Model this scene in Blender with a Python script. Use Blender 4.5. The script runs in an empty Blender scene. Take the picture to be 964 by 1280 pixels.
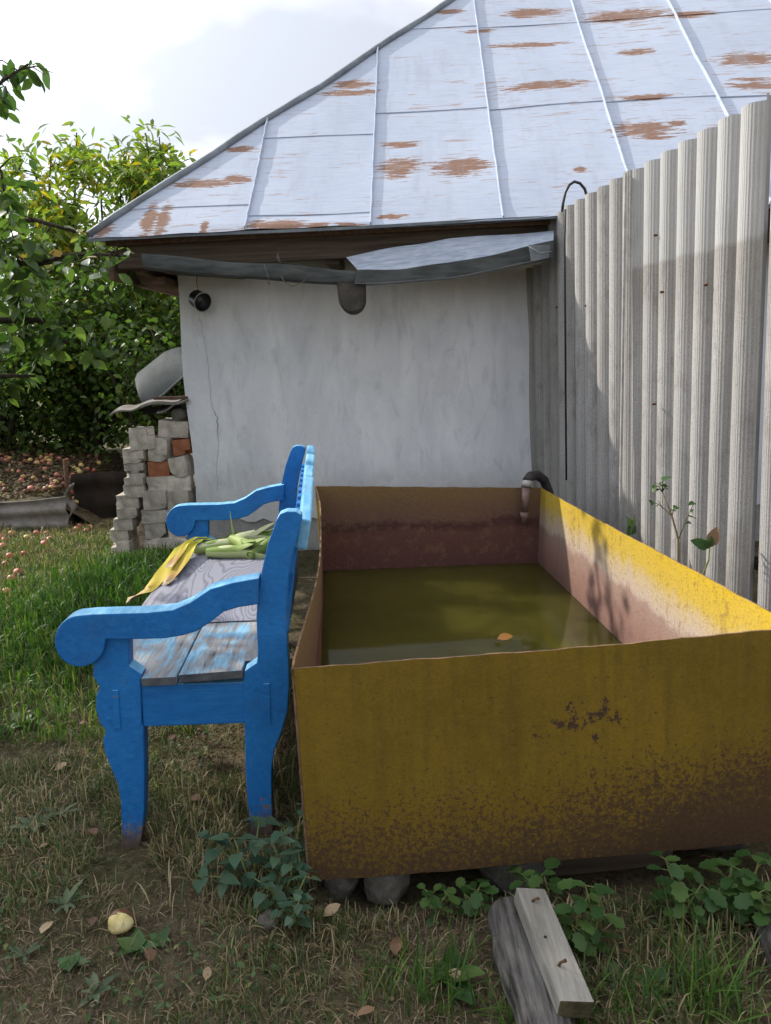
import bpy, bmesh, math, random
import numpy as np
from mathutils import Vector, Matrix, Euler
random.seed(7); RNG = np.random.default_rng(7)
scene = bpy.context.scene; COL = scene.collection
R = math.radians; PI = math.pi

# ------------------------------------------------------------------ camera
CAM_H, PITCH, ROLL, FPX = 1.4, R(11.3), R(2.2), 931.0
cam_d = bpy.data.cameras.new('camera'); cam = bpy.data.objects.new('camera', cam_d); COL.objects.link(cam)
cam_d.sensor_fit = 'VERTICAL'; cam_d.sensor_height = 36.0; cam_d.sensor_width = 36.0
cam_d.lens = FPX / 1280 * 36; cam_d.clip_start = .05; cam_d.clip_end = 2000
cam.matrix_world = Matrix.Translation((0, 0, CAM_H)) @ Matrix.Rotation(R(90) - PITCH, 4, 'X') @ Matrix.Rotation(-ROLL, 4, 'Z')
scene.camera = cam

# ------------------------------------------------------------------ light
SUN_AZ, SUN_EL = R(62), R(37)                 # sun behind the house, to the left
SUN = Vector((-math.sin(SUN_AZ) * math.cos(SUN_EL), math.cos(SUN_AZ) * math.cos(SUN_EL), math.sin(SUN_EL)))
world = bpy.data.worlds.new('World'); scene.world = world; world.use_nodes = True
wt = world.node_tree; wt.nodes.clear()
def wn(t, **k):
    n = wt.nodes.new(t)
    for a, b in k.items(): setattr(n, a, b)
    return n
sky = wn('ShaderNodeTexSky', sky_type='NISHITA', sun_disc=False, sun_elevation=SUN_EL, sun_rotation=-SUN_AZ, air_density=1.0, dust_density=1.0)
tc = wn('ShaderNodeTexCoord')
sep = wn('ShaderNodeSeparateXYZ'); wt.links.new(tc.outputs['Generated'], sep.inputs[0])
zz = wn('ShaderNodeMath', operation='ADD'); wt.links.new(sep.outputs[2], zz.inputs[0]); zz.inputs[1].default_value = .28
zm = wn('ShaderNodeMath', operation='MAXIMUM'); wt.links.new(zz.outputs[0], zm.inputs[0]); zm.inputs[1].default_value = .12
dv = wn('ShaderNodeVectorMath', operation='DIVIDE'); wt.links.new(tc.outputs['Generated'], dv.inputs[0])
cb = wn('ShaderNodeCombineXYZ')
for i in range(2): wt.links.new(zm.outputs[0], cb.inputs[i])
cb.inputs[2].default_value = 1.0
wt.links.new(cb.outputs[0], dv.inputs[1])
cmap = wn('ShaderNodeMapping'); cmap.inputs['Location'].default_value = (3.1, 1.7, 0.4)
wt.links.new(dv.outputs[0], cmap.inputs[0])
cn = wn('ShaderNodeTexNoise'); cn.inputs['Scale'].default_value = 1.5; cn.inputs['Detail'].default_value = 7; cn.inputs['Roughness'].default_value = .52; cn.inputs['Distortion'].default_value = .35
wt.links.new(cmap.outputs[0], cn.inputs['Vector'])
cm = wn('ShaderNodeValToRGB'); cm.color_ramp.elements[0].position = .28; cm.color_ramp.elements[1].position = .42
wt.links.new(cn.outputs['Fac'], cm.inputs[0])
cn2 = wn('ShaderNodeTexNoise'); cn2.inputs['Scale'].default_value = 1.1; cn2.inputs['Detail'].default_value = 5
cmap2 = wn('ShaderNodeMapping'); cmap2.inputs['Location'].default_value = (7.62, 2.2, 1.0)
wt.links.new(dv.outputs[0], cmap2.inputs[0]); wt.links.new(cmap2.outputs[0], cn2.inputs['Vector'])
cc = wn('ShaderNodeValToRGB')
cc.color_ramp.elements[0].position = .43; cc.color_ramp.elements[0].color = (4.6, 4.9, 5.6, 1)
cc.color_ramp.elements[1].position = .72; cc.color_ramp.elements[1].color = (12.5, 12.6, 12.9, 1)
wt.links.new(cn2.outputs['Fac'], cc.inputs[0])
# clouds shine brighter round the sun that stands behind them
nd = wn('ShaderNodeVectorMath', operation='DOT_PRODUCT'); wt.links.new(tc.outputs['Generated'], nd.inputs[0]); nd.inputs[1].default_value = SUN
nm = wn('ShaderNodeMath', operation='MAXIMUM'); wt.links.new(nd.outputs['Value'], nm.inputs[0]); nm.inputs[1].default_value = 0
npow = wn('ShaderNodeMath', operation='POWER'); wt.links.new(nm.outputs[0], npow.inputs[0]); npow.inputs[1].default_value = 6
nma = wn('ShaderNodeMath', operation='MULTIPLY_ADD'); wt.links.new(npow.outputs[0], nma.inputs[0]); nma.inputs[1].default_value = 2.2; nma.inputs[2].default_value = .86
cs = wn('ShaderNodeVectorMath', operation='SCALE'); wt.links.new(cc.outputs[0], cs.inputs[0]); wt.links.new(nma.outputs[0], cs.inputs['Scale'])
mx = wn('ShaderNodeMix', data_type='RGBA'); wt.links.new(cm.outputs[0], mx.inputs[0]); wt.links.new(sky.outputs[0], mx.inputs[6]); wt.links.new(cs.outputs[0], mx.inputs[7])
bg = wn('ShaderNodeBackground'); bg.inputs['Strength'].default_value = .1
wo = wn('ShaderNodeOutputWorld'); wt.links.new(mx.outputs[2], bg.inputs[0]); wt.links.new(bg.outputs[0], wo.inputs[0])
sun_d = bpy.data.lights.new('sun', 'SUN'); sun_d.energy = 2.9; sun_d.angle = R(.6); sun_d.color = (1, .94, .84)
sun = bpy.data.objects.new('sun', sun_d); COL.objects.link(sun); sun.location = (-6, 8, 9)
sun.rotation_euler = (-SUN).to_track_quat('-Z', 'Y').to_euler()
scene.view_settings.view_transform = 'Standard'; scene.view_settings.look = 'None'
scene.view_settings.exposure = 0.82; scene.view_settings.gamma = 1.0
scene.cycles.max_bounces = 8; scene.cycles.transparent_max_bounces = 8

# ------------------------------------------------------------------ helpers
def pray(x, y):                                # direction through a pixel of the 964x1280 photograph
    u, v = (x - 482) / FPX, -(y - 640) / FPX
    c, s = math.cos(ROLL), math.sin(ROLL)
    a, b = u * c + v * s, -u * s + v * c
    return Vector((a, math.cos(PITCH) + b * math.sin(PITCH), -math.sin(PITCH) + b * math.cos(PITCH)))
EYE = Vector((0, 0, CAM_H))
def at_y(x, y, Y): r = pray(x, y); return EYE + r * (Y / r.y)
def at_z(x, y, Z=0.): r = pray(x, y); return EYE + r * ((Z - CAM_H) / r.z)
def at_plane(x, y, p, n):
    r = pray(x, y); return EYE + r * ((Vector(p) - EYE).dot(Vector(n)) / r.dot(Vector(n)))
def rnd(a, b): return random.uniform(a, b)

def tag(o, label=None, cat=None, group=None, kind=None):
    if label: o['label'] = label
    if cat: o['category'] = cat
    if group: o['group'] = group
    if kind: o['kind'] = kind
    return o
def empty(name, loc=(0, 0, 0), rz=0., label=None, cat=None, group=None):
    o = bpy.data.objects.new(name, None); COL.objects.link(o); o.location = loc; o.rotation_euler = (0, 0, rz)
    o.empty_display_size = .05
    return tag(o, label, cat, group)
def link(name, me, parent=None, loc=None, rot=None, sc=None):
    o = bpy.data.objects.new(name, me); COL.objects.link(o)
    if parent: o.parent = parent
    if loc is not None: o.location = loc
    if rot is not None: o.rotation_euler = rot
    if sc is not None: o.scale = sc if hasattr(sc, '__len__') else (sc, sc, sc)
    return o

class MB:
    def __init__(s): s.v = []; s.f = []; s.m = []; s.sm = []
    def face(s, idx, m=0, smooth=False): s.f.append(tuple(idx)); s.m.append(m); s.sm.append(smooth)
    def box(s, c, d, rot=None, m=0):
        b = len(s.v); M = rot if rot is not None else Matrix.Identity(3)
        for x in (-.5, .5):
            for y in (-.5, .5):
                for z in (-.5, .5): s.v.append(Vector(c) + M @ Vector((x * d[0], y * d[1], z * d[2])))
        for q in ((0, 1, 3, 2), (4, 6, 7, 5), (0, 4, 5, 1), (2, 3, 7, 6), (0, 2, 6, 4), (1, 5, 7, 3)): s.face([b + i for i in q], m)
        return s
    def bar(s, p, q, w, h, up=(0, 0, 1), m=0):
        p, q = Vector(p), Vector(q); d = (q - p); L = d.length; y = d.normalized(); x = y.cross(Vector(up)).normalized(); z = x.cross(y)
        return s.box((p + q) / 2, (w, L, h), Matrix((x, y, z)).transposed(), m)
    def prism(s, pts, ext, m=0):               # pts: 3-D outline; ext: extrusion vector
        b = len(s.v); n = len(pts); e = Vector(ext)
        P = [Vector(p) for p in pts]
        s.v += P + [p + e for p in P]
        nrm = Vector((0, 0, 0))
        for i in range(n): nrm += P[i].cross(P[(i + 1) % n])
        fl = nrm.dot(e) > 0
        a = list(range(b, b + n)); t = list(range(b + n, b + 2 * n))
        s.face(a[::-1] if fl else a, m); s.face(t if fl else t[::-1], m)
        for i in range(n):
            j = (i + 1) % n; q = [b + i, b + j, b + n + j, b + n + i]
            s.face(q if fl else q[::-1], m)
        return s
    def tube(s, pts, rad, n=8, m=0, cap=True):
        P = [Vector(p) for p in pts]; rr = rad if hasattr(rad, '__len__') else [rad] * len(P); b = len(s.v)
        u = None
        for i, p in enumerate(P):
            d = (P[min(i + 1, len(P) - 1)] - P[max(i - 1, 0)]).normalized()
            if u is None: u = d.orthogonal().normalized()
            else:
                u = (u - d * u.dot(d))
                u = u.normalized() if u.length > 1e-6 else d.orthogonal().normalized()
            w = d.cross(u)
            for k in range(n):
                a = 2 * PI * k / n; s.v.append(p + (u * math.cos(a) + w * math.sin(a)) * rr[i])
        for i in range(len(P) - 1):
            for k in range(n):
                j = (k + 1) % n; s.face((b + i * n + k, b + i * n + j, b + (i + 1) * n + j, b + (i + 1) * n + k), m, True)
        if cap:
            s.face([b + k for k in range(n)][::-1], m); e = b + (len(P) - 1) * n; s.face([e + k for k in range(n)], m)
        return s
    def grid(s, fn, nu, nv, m=0, smooth=True):  # fn(i/nu, j/nv) -> point
        b = len(s.v)
        for j in range(nv + 1):
            for i in range(nu + 1): s.v.append(Vector(fn(i / nu, j / nv)))
        for j in range(nv):
            for i in range(nu):
                a = b + j * (nu + 1) + i; s.face((a, a + 1, a + nu + 2, a + nu + 1), m, smooth)
        return s
    def mesh(s, name, mats, origin=(0, 0, 0)):
        me = bpy.data.meshes.new(name); o = Vector(origin)
        me.from_pydata([tuple(v - o) for v in s.v], [], s.f)
        for mm in (mats if isinstance(mats, (list, tuple)) else [mats]): me.materials.append(mm)
        me.polygons.foreach_set('material_index', s.m); me.polygons.foreach_set('use_smooth', s.sm); me.update()
        return me
    def build(s, name, mats, parent=None, origin=(0, 0, 0), bevel=0., solid=0., **k):
        o = link(name, s.mesh(name, mats, origin), parent, **k)
        if solid:
            md = o.modifiers.new('solid', 'SOLIDIFY'); md.thickness = solid; md.offset = 0
            md = o.modifiers.new('split', 'EDGE_SPLIT'); md.split_angle = R(50)
        if bevel:
            md = o.modifiers.new('bevel', 'BEVEL'); md.width = bevel; md.segments = 2; md.limit_method = 'ANGLE'; md.angle_limit = R(35)
        return o

def np_mesh(name, v, tri, mat, tint=None):
    me = bpy.data.meshes.new(name); n, m = len(v), len(tri)
    me.vertices.add(n); me.vertices.foreach_set('co', np.ascontiguousarray(v, dtype=np.float32).ravel())
    me.loops.add(m * 3); me.loops.foreach_set('vertex_index', np.ascontiguousarray(tri, dtype=np.int32).ravel())
    me.polygons.add(m); me.polygons.foreach_set('loop_start', np.arange(0, m * 3, 3, dtype=np.int32))
    me.materials.append(mat); me.update(calc_edges=True)
    if tint is not None:
        at = me.attributes.new('tint', 'FLOAT', 'POINT'); at.data.foreach_set('value', np.ascontiguousarray(tint, dtype=np.float32))
    return me

# ------------------------------------------------------------------ materials
class NT:
    def __init__(s, name):
        s.mat = bpy.data.materials.new(name); s.mat.use_nodes = True; s.t = s.mat.node_tree
        s.b = s.t.nodes['Principled BSDF']; s.out = s.t.nodes['Material Output']; s.x = None
    def n(s, t, **k):
        o = s.t.nodes.new(t)
        for a, b in k.items(): setattr(o, a, b)
        return o
    def l(s, a, b): s.t.links.new(a, b)
    def co(s, scale=(1, 1, 1), loc=(0, 0, 0), rot=(0, 0, 0), kind='Object'):
        if s.x is None: s.x = s.n('ShaderNodeTexCoord')
        m = s.n('ShaderNodeMapping'); m.inputs['Scale'].default_value = scale; m.inputs['Location'].default_value = loc; m.inputs['Rotation'].default_value = rot
        s.l(s.x.outputs[kind], m.inputs[0]); return m.outputs[0]
    def noise(s, scale, detail=4, rough=.6, vec=None, dist=0.):
        o = s.n('ShaderNodeTexNoise'); o.inputs['Scale'].default_value = scale; o.inputs['Detail'].default_value = detail
        o.inputs['Roughness'].default_value = rough; o.inputs['Distortion'].default_value = dist
        s.l(vec if vec is not None else s.co(), o.inputs['Vector']); return o.outputs['Fac']
    def ramp(s, fac, stops):
        o = s.n('ShaderNodeValToRGB'); el = o.color_ramp.elements
        while len(el) < len(stops): el.new(.5)
        for e, (p, c) in zip(el, stops):
            e.position = p; e.color = (c, c, c, 1) if not hasattr(c, '__len__') else (*c[:3], 1)
        s.l(fac, o.inputs[0]); return o.outputs[0]
    def mix(s, fac, a, b, mode='MIX'):
        o = s.n('ShaderNodeMix', data_type='RGBA', blend_type=mode)
        for i, v in ((0, fac), (6, a), (7, b)):
            if isinstance(v, (int, float)): o.inputs[i].default_value = v if i == 0 else (v, v, v, 1)
            elif isinstance(v, (tuple, list)): o.inputs[i].default_value = (*v[:3], 1)
            else: s.l(v, o.inputs[i])
        return o.outputs[2]
    def math(s, op, a, b=None, c=None):
        o = s.n('ShaderNodeMath', operation=op)
        for i, v in enumerate((a, b, c)):
            if v is None: continue
            if isinstance(v, (int, float)): o.inputs[i].default_value = v
            else: s.l(v, o.inputs[i])
        return o.outputs[0]
    def xyz(s, kind='Object'):
        if s.x is None: s.x = s.n('ShaderNodeTexCoord')
        o = s.n('ShaderNodeSeparateXYZ'); s.l(s.x.outputs[kind], o.inputs[0]); return o.outputs
    def attr(s, name): o = s.n('ShaderNodeAttribute', attribute_name=name); return o.outputs['Fac']
    def rand(s): o = s.n('ShaderNodeObjectInfo'); return o.outputs['Random']
    def bump(s, h, strength=.3, dist=.01):
        o = s.n('ShaderNodeBump'); o.inputs['Strength'].default_value = strength; o.inputs['Distance'].default_value = dist
        s.l(h, o.inputs['Height']); s.l(o.outputs[0], s.b.inputs['Normal'])
    def done(s, col=None, rough=.8, spec=.3, metal=0.):
        if col is not None:
            if isinstance(col, (tuple, list)): s.b.inputs['Base Color'].default_value = (*col[:3], 1)
            else: s.l(col, s.b.inputs['Base Color'])
        if isinstance(rough, (int, float)): s.b.inputs['Roughness'].default_value = rough
        else: s.l(rough, s.b.inputs['Roughness'])
        s.b.inputs['Specular IOR Level'].default_value = spec; s.b.inputs['Metallic'].default_value = metal
        return s.mat

def m_simple(name, c1, c2, scale=6, rough=.85, spec=.25, bump=.3, bdist=.01, stretch=(1, 1, 1), metal=0, objvar=0., fine=60):
    t = NT(name); v = t.co(stretch); a = t.noise(scale, 5, .6, v); f = t.noise(fine, 3, .6, v)
    col = t.mix(t.ramp(a, [(.35, 0), (.65, 1)]), c1, c2)
    col = t.mix(.35, col, t.mix(f, 0.15, 1.0), 'SOFT_LIGHT')
    if objvar:
        r = t.math('MULTIPLY_ADD', t.rand(), objvar * 2, 1 - objvar)
        o = t.n('ShaderNodeVectorMath', operation='SCALE'); t.l(col, o.inputs[0]); t.l(r, o.inputs['Scale']); col = o.outputs[0]
    if bump: t.bump(t.math('ADD', t.math('MULTIPLY', a, .6), t.math('MULTIPLY', f, .4)), bump, bdist)
    return t.done(col, rough, spec, metal)

def m_leaf(name, stops, transl=.45, rough=.5, attr=True):
    t = NT(name)
    fac = t.attr('tint') if attr else t.rand()
    col = t.ramp(fac, stops)
    t.done(col, rough, .35)
    tr = t.n('ShaderNodeBsdfTranslucent'); br = t.mix(1., col, (1.0, 1.25, .55), 'MULTIPLY'); t.l(br, tr.inputs[0])
    ms = t.n('ShaderNodeMixShader'); ms.inputs[0].default_value = transl
    t.l(t.b.outputs[0], ms.inputs[1]); t.l(tr.outputs[0], ms.inputs[2]); t.l(ms.outputs[0], t.out.inputs[0])
    return t.mat

M = {}
def soil_mat():
    t = NT('ground_soil'); a = t.noise(1.3, 6, .6); b = t.noise(9, 6, .65); f = t.noise(70, 4, .7); g = t.noise(240, 2, .7)
    col = t.mix(t.ramp(b, [(.35, 0), (.62, 1)]), (.115, .09, .056), (.25, .20, .13))
    col = t.mix(t.ramp(a, [(.42, 0), (.6, .75)]), col, (.075, .085, .028))
    col = t.mix(t.ramp(f, [(.48, 0), (.72, .8)]), col, (.27, .21, .14))
    col = t.mix(t.ramp(g, [(.55, 0), (.7, .5)]), col, (.03, .017, .01))
    cl = t.noise(28, 5, .7); col = t.mix(t.ramp(cl, [(.36, .55), (.48, 0)]), col, (.03, .022, .014))
    t.bump(t.math('ADD', t.math('ADD', f, cl), t.math('MULTIPLY', g, .5)), 1.0, .03)
    return t.done(col, .95, .1)
M['soil'] = soil_mat()

def plaster_mat():
    t = NT('whitewashed_plaster'); x, y, z = t.xyz()
    st = t.noise(1.0, 7, .68, t.co((3.4, 3.4, 1.1)), .5); sm = t.noise(1.0, 7, .72, t.co((7, 7, 2.6), (4, 0, 2)), .8)
    a = t.noise(1.0, 5, .6); f = t.noise(24, 6, .7); sp = t.noise(70, 4, .65); ag = t.noise(5.5, 6, .7)
    col = t.mix(t.ramp(st, [(.34, 0), (.62, 1)]), (.70, .715, .75), (.86, .875, .90))
    col = t.mix(t.ramp(sm, [(.53, 0), (.68, .50)]), col, (.50, .515, .555))
    col = t.mix(t.ramp(ag, [(.56, 0), (.66, .45)]), col, (.84, .85, .88))
    low = t.ramp(t.math('ADD', z, t.math('MULTIPLY', ag, .6)), [(.50, .7), (1.15, 0)])      # splashed dirt
    col = t.mix(low, col, t.mix(f, (.32, .31, .29), (.52, .51, .49)))
    o = t.math('DIVIDE', t.math('SUBTRACT', z, t.math('MULTIPLY', a, .6)), 2.2)
    col = t.mix(t.ramp(o, [(.60, 0), (.80, .6)]), col, t.mix(st, (.58, .535, .46), (.76, .71, .63)))
    col = t.mix(t.ramp(t.math('ADD', t.math('MULTIPLY', sp, .7), t.math('MULTIPLY', ag, .3)), [(.64, 0), (.69, .75)]), col, (.24, .23, .22))
    t.bump(t.math('ADD', t.math('MULTIPLY', ag, 1.2), t.math('MULTIPLY', f, .5)), .35, .02)
    return t.done(col, .93, .15)
M['plaster'] = plaster_mat()
M['plinth'] = m_simple('plinth_concrete', (.23, .22, .21), (.36, .35, .33), 5, .95, .1, .6, .02)

RP = R(43); HP0 = at_y(112, 297, 5.1); HT = R(3.5)       # roof pitch, eave corner, house turn
H_EX = Vector((math.cos(HT), -math.sin(HT), 0)); H_EY = Vector((math.sin(HT), math.cos(HT), 0))
def roof_uv(px, py):
    n = -H_EY * math.sin(RP) + Vector((0, 0, math.cos(RP))); q = at_plane(px, py, HP0, n) - HP0
    return q.dot(H_EX), q.dot(H_EY * math.cos(RP) + Vector((0, 0, math.sin(RP))))
RUST = [(680, 110, 52, 6), (500, 210, 26, 13), (578, 209, 38, 11), (500, 181, 26, 4), (345, 285, 40, 8), (395, 284, 18, 5), (435, 283, 20, 4), (665, 17, 40, 5), (780, 20, 55, 7),
        (805, 165, 42, 10), (845, 158, 14, 4), (820, 175, 30, 3), (935, 74, 44, 9), (945, 110, 36, 6), (940, 101, 30, 3), (660, 57, 46, 4), (810, 127, 42, 3), (436, 116, 38, 4), (255, 233, 40, 5), (298, 226, 16, 6), (300, 190, 20, 4),
        (187, 280, 10, 22), (205, 278, 9, 20), (256, 288, 6, 9), (490, 270, 20, 3), (725, 216, 9, 4), (795, 65, 26, 4), (440, 105, 24, 5), (130, 290, 12, 8), (600, 40, 20, 3), (560, 17, 22, 3), (860, 20, 30, 4)]
def roof_mat():
    t = NT('worn_blue_roof_paint'); x, y, z = t.xyz()
    v = t.co((1.7, 17, 17)); st = t.noise(1.6, 6, .62, v, .2)
    v2 = t.co((4, 34, 34)); st2 = t.noise(1.6, 5, .7, v2, .1)
    lg = t.noise(.9, 3, .5); f = t.noise(45, 4, .6)
    vec = t.co((1, 1, 0)); best = None
    for px, py, w, h in RUST:
        u0, v0 = roof_uv(px, py); u1, _ = roof_uv(px + w, py); _, v1 = roof_uv(px, py - h)
        su, sv = max(abs(u1 - u0), .02), max(abs(v1 - v0), .012) * math.cos(RP)
        s_ = t.n('ShaderNodeVectorMath', operation='SUBTRACT'); t.l(vec, s_.inputs[0]); s_.inputs[1].default_value = (u0, v0 * math.cos(RP), 0)
        m_ = t.n('ShaderNodeVectorMath', operation='MULTIPLY'); t.l(s_.outputs[0], m_.inputs[0]); m_.inputs[1].default_value = (1 / su, 1 / sv, 0)
        l_ = t.n('ShaderNodeVectorMath', operation='LENGTH'); t.l(m_.outputs[0], l_.inputs[0])
        best = l_.outputs['Value'] if best is None else t.math('MINIMUM', best, l_.outputs['Value'])
    st3 = t.noise(1.6, 5, .75, t.co((9, 60, 60)), .1)
    d = t.math('ADD', best, t.math('MULTIPLY', t.math('SUBTRACT', st2, .5), 3.6))
    d = t.math('ADD', d, t.math('MULTIPLY', t.math('SUBTRACT', st3, .5), .9))
    patch = t.ramp(d, [(.80, 1), (.98, 0)])
    streak = t.ramp(t.math('ADD', st, t.math('MULTIPLY', lg, .25)), [(.735, 0), (.765, .75)])
    paint = t.mix(t.ramp(lg, [(.35, 0), (.7, 1)]), (.36, .41, .51), (.45, .50, .60))
    paint = t.mix(t.ramp(st2, [(.35, .0), (.75, .5)]), paint, (.54, .58, .65))
    paint = t.mix(t.ramp(st, [(.25, .5), (.42, 0)]), paint, (.30, .34, .42))
    rust = t.mix(f, (.17, .095, .068), (.31, .185, .13))
    edge = t.ramp(d, [(.80, 0), (.92, .55), (1.3, 0)])
    col = t.mix(edge, paint, (.62, .52, .44))
    col = t.mix(patch, col, rust)
    col = t.mix(streak, col, t.mix(f, (.22, .13, .09), (.45, .36, .32)))
    th = t.noise(1.3, 6, .7, t.co((3.2, 70, 70), (2, 5, 1)), .15); zone = t.noise(1.7, 4, .6, t.co((1, 1.4, 1), (8, 3, 0)))
    col = t.mix(t.math('MULTIPLY', t.ramp(th, [(.60, 0), (.64, .8)]), t.ramp(zone, [(.42, 0), (.58, 1)])), col, t.mix(f, (.16, .10, .08), (.36, .26, .21)))
    drt = t.noise(1.0, 6, .7, t.co((6, 1.2, 1), (1, 7, 0)))
    col = t.mix(t.ramp(drt, [(.52, 0), (.72, .4)]), col, (.30, .31, .34))
    t.bump(t.math('SUBTRACT', st2, patch), .18, .005)
    return t.done(col, t.ramp(patch, [(0, .58), (1, .85)]), .3)
M['roof'] = roof_mat()
M['seam'] = m_simple('roof_seam_paint', (.34, .39, .49), (.45, .50, .59), 9, .5, .4, .3)
M['oldwood'] = m_simple('weathered_dark_wood', (.075, .055, .042), (.15, .115, .085), 3, .9, .15, .5, .01, (.5, 12, 12))
M['oldwood2'] = m_simple('brown_eave_wood', (.10, .062, .042), (.17, .11, .075), 3, .9, .15, .5, .01, (10, .6, 10))
M['zinc'] = m_simple('dull_zinc', (.11, .125, .14), (.20, .225, .245), 5, .55, .4, .2, .005, metal=.15)
M['zinc_blue'] = m_simple('tin_sky_tint', (.25, .30, .38), (.42, .47, .55), 6, .5, .4, .25, .006, (1.2, 8, 8))  # sky reflection on the tin put into a lighter blue-grey colour
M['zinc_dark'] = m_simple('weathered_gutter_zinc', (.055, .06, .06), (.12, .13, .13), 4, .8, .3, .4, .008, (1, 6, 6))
M['greytin'] = m_simple('galvanised_tub', (.06, .068, .072), (.105, .115, .12), 5, .75, .2, .15, .004, metal=.3)
M['blackmetal'] = m_simple('black_enamel', (.008, .008, .008), (.02, .02, .02), 10, .35, .5, .1)
M['wire'] = m_simple('rusty_wire', (.10, .075, .06), (.18, .14, .11), 20, .7, .3, 0)
M['dark'] = m_simple('dark_sheet', (.018, .014, .012), (.04, .03, .024), 6, .9, .2, .6)
M['brick'] = m_simple('grey_silicate_brick', (.34, .30, .25), (.62, .565, .485), 9, .93, .15, 1.0, .015, objvar=.2, fine=90)
M['redbrick'] = m_simple('red_brick', (.30, .11, .055), (.42, .18, .10), 14, .93, .15, .8, .012, objvar=.12, fine=90)
M['slatebit'] = m_simple('broken_slate', (.16, .145, .13), (.27, .25, .23), 9, .9, .15, .5)
M['stone'] = m_simple('field_stone', (.075, .07, .058), (.14, .13, .11), 8, .93, .15, .7, .02, objvar=.2)

def fence_mat(name, banded):
    t = NT(name); x, y, z = t.xyz()
    v = t.co((6, 6, .5)); st = t.noise(1, 6, .62, v, .3); f = t.noise(150, 2, .6); a = t.noise(2.2, 5, .6)
    rib = t.n('ShaderNodeTexWave', wave_type='BANDS', bands_direction='X'); rib.inputs['Scale'].default_value = 34; rib.inputs['Distortion'].default_value = .8; rib.inputs['Detail'].default_value = 2; rib.inputs['Detail Scale'].default_value = .4
    uvv = t.co((1, 1, .02), kind='UV'); t.l(uvv, rib.inputs['Vector'])
    col = t.mix(t.ramp(st, [(.36, 0), (.64, 1)]), (.29, .28, .265), (.45, .44, .425))
    col = t.mix(t.ramp(a, [(.48, 0), (.68, .55)]), col, (.46, .445, .42))
    col = t.mix(t.ramp(f, [(.5, 0), (.72, .55)]), col, (.15, .14, .13))
    blo = t.noise(7, 6, .75, t.co((1, 1, .5), (3, 2, 1)))
    col = t.mix(t.ramp(blo, [(.52, 0), (.66, .55)]), col, (.19, .175, .155))
    if not banded: lim = None
    # a band near the top that an overlapping sheet once kept clean
    lim = t.math('ADD', z, t.math('MULTIPLY', t.noise(5, 4, .6), .06))
    band = t.ramp(t.math('SUBTRACT', lim, 1.3), [(.545, 0), (.565, 1)])
    s2 = t.noise(3, 4, .6, t.co((1, 1, .35)))
    below = t.math('MULTIPLY', t.ramp(t.math('SUBTRACT', lim, 1.0), [(.45, 0), (.84, .5), (.862, .5), (.874, 0)]), t.ramp(s2, [(.42, .35), (.6, 1)]))
    if banded:
        col = t.mix(below, col, (.24, .21, .175))
        col = t.mix(band, col, t.mix(.55, col, (.50, .50, .49)))
    col = t.mix(t.ramp(rib.outputs['Fac'], [(.05, .26), (.5, 0)]), col, (.18, .17, .16))
    t.bump(t.math('ADD', t.math('MULTIPLY', rib.outputs['Fac'], .6), t.math('MULTIPLY', f, .5)), .55, .004)
    return t.done(col, .92, .15)
M['slate'] = fence_mat('asbestos_slate', True); M['slate_plain'] = fence_mat('asbestos_slate_plain', False)

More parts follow.
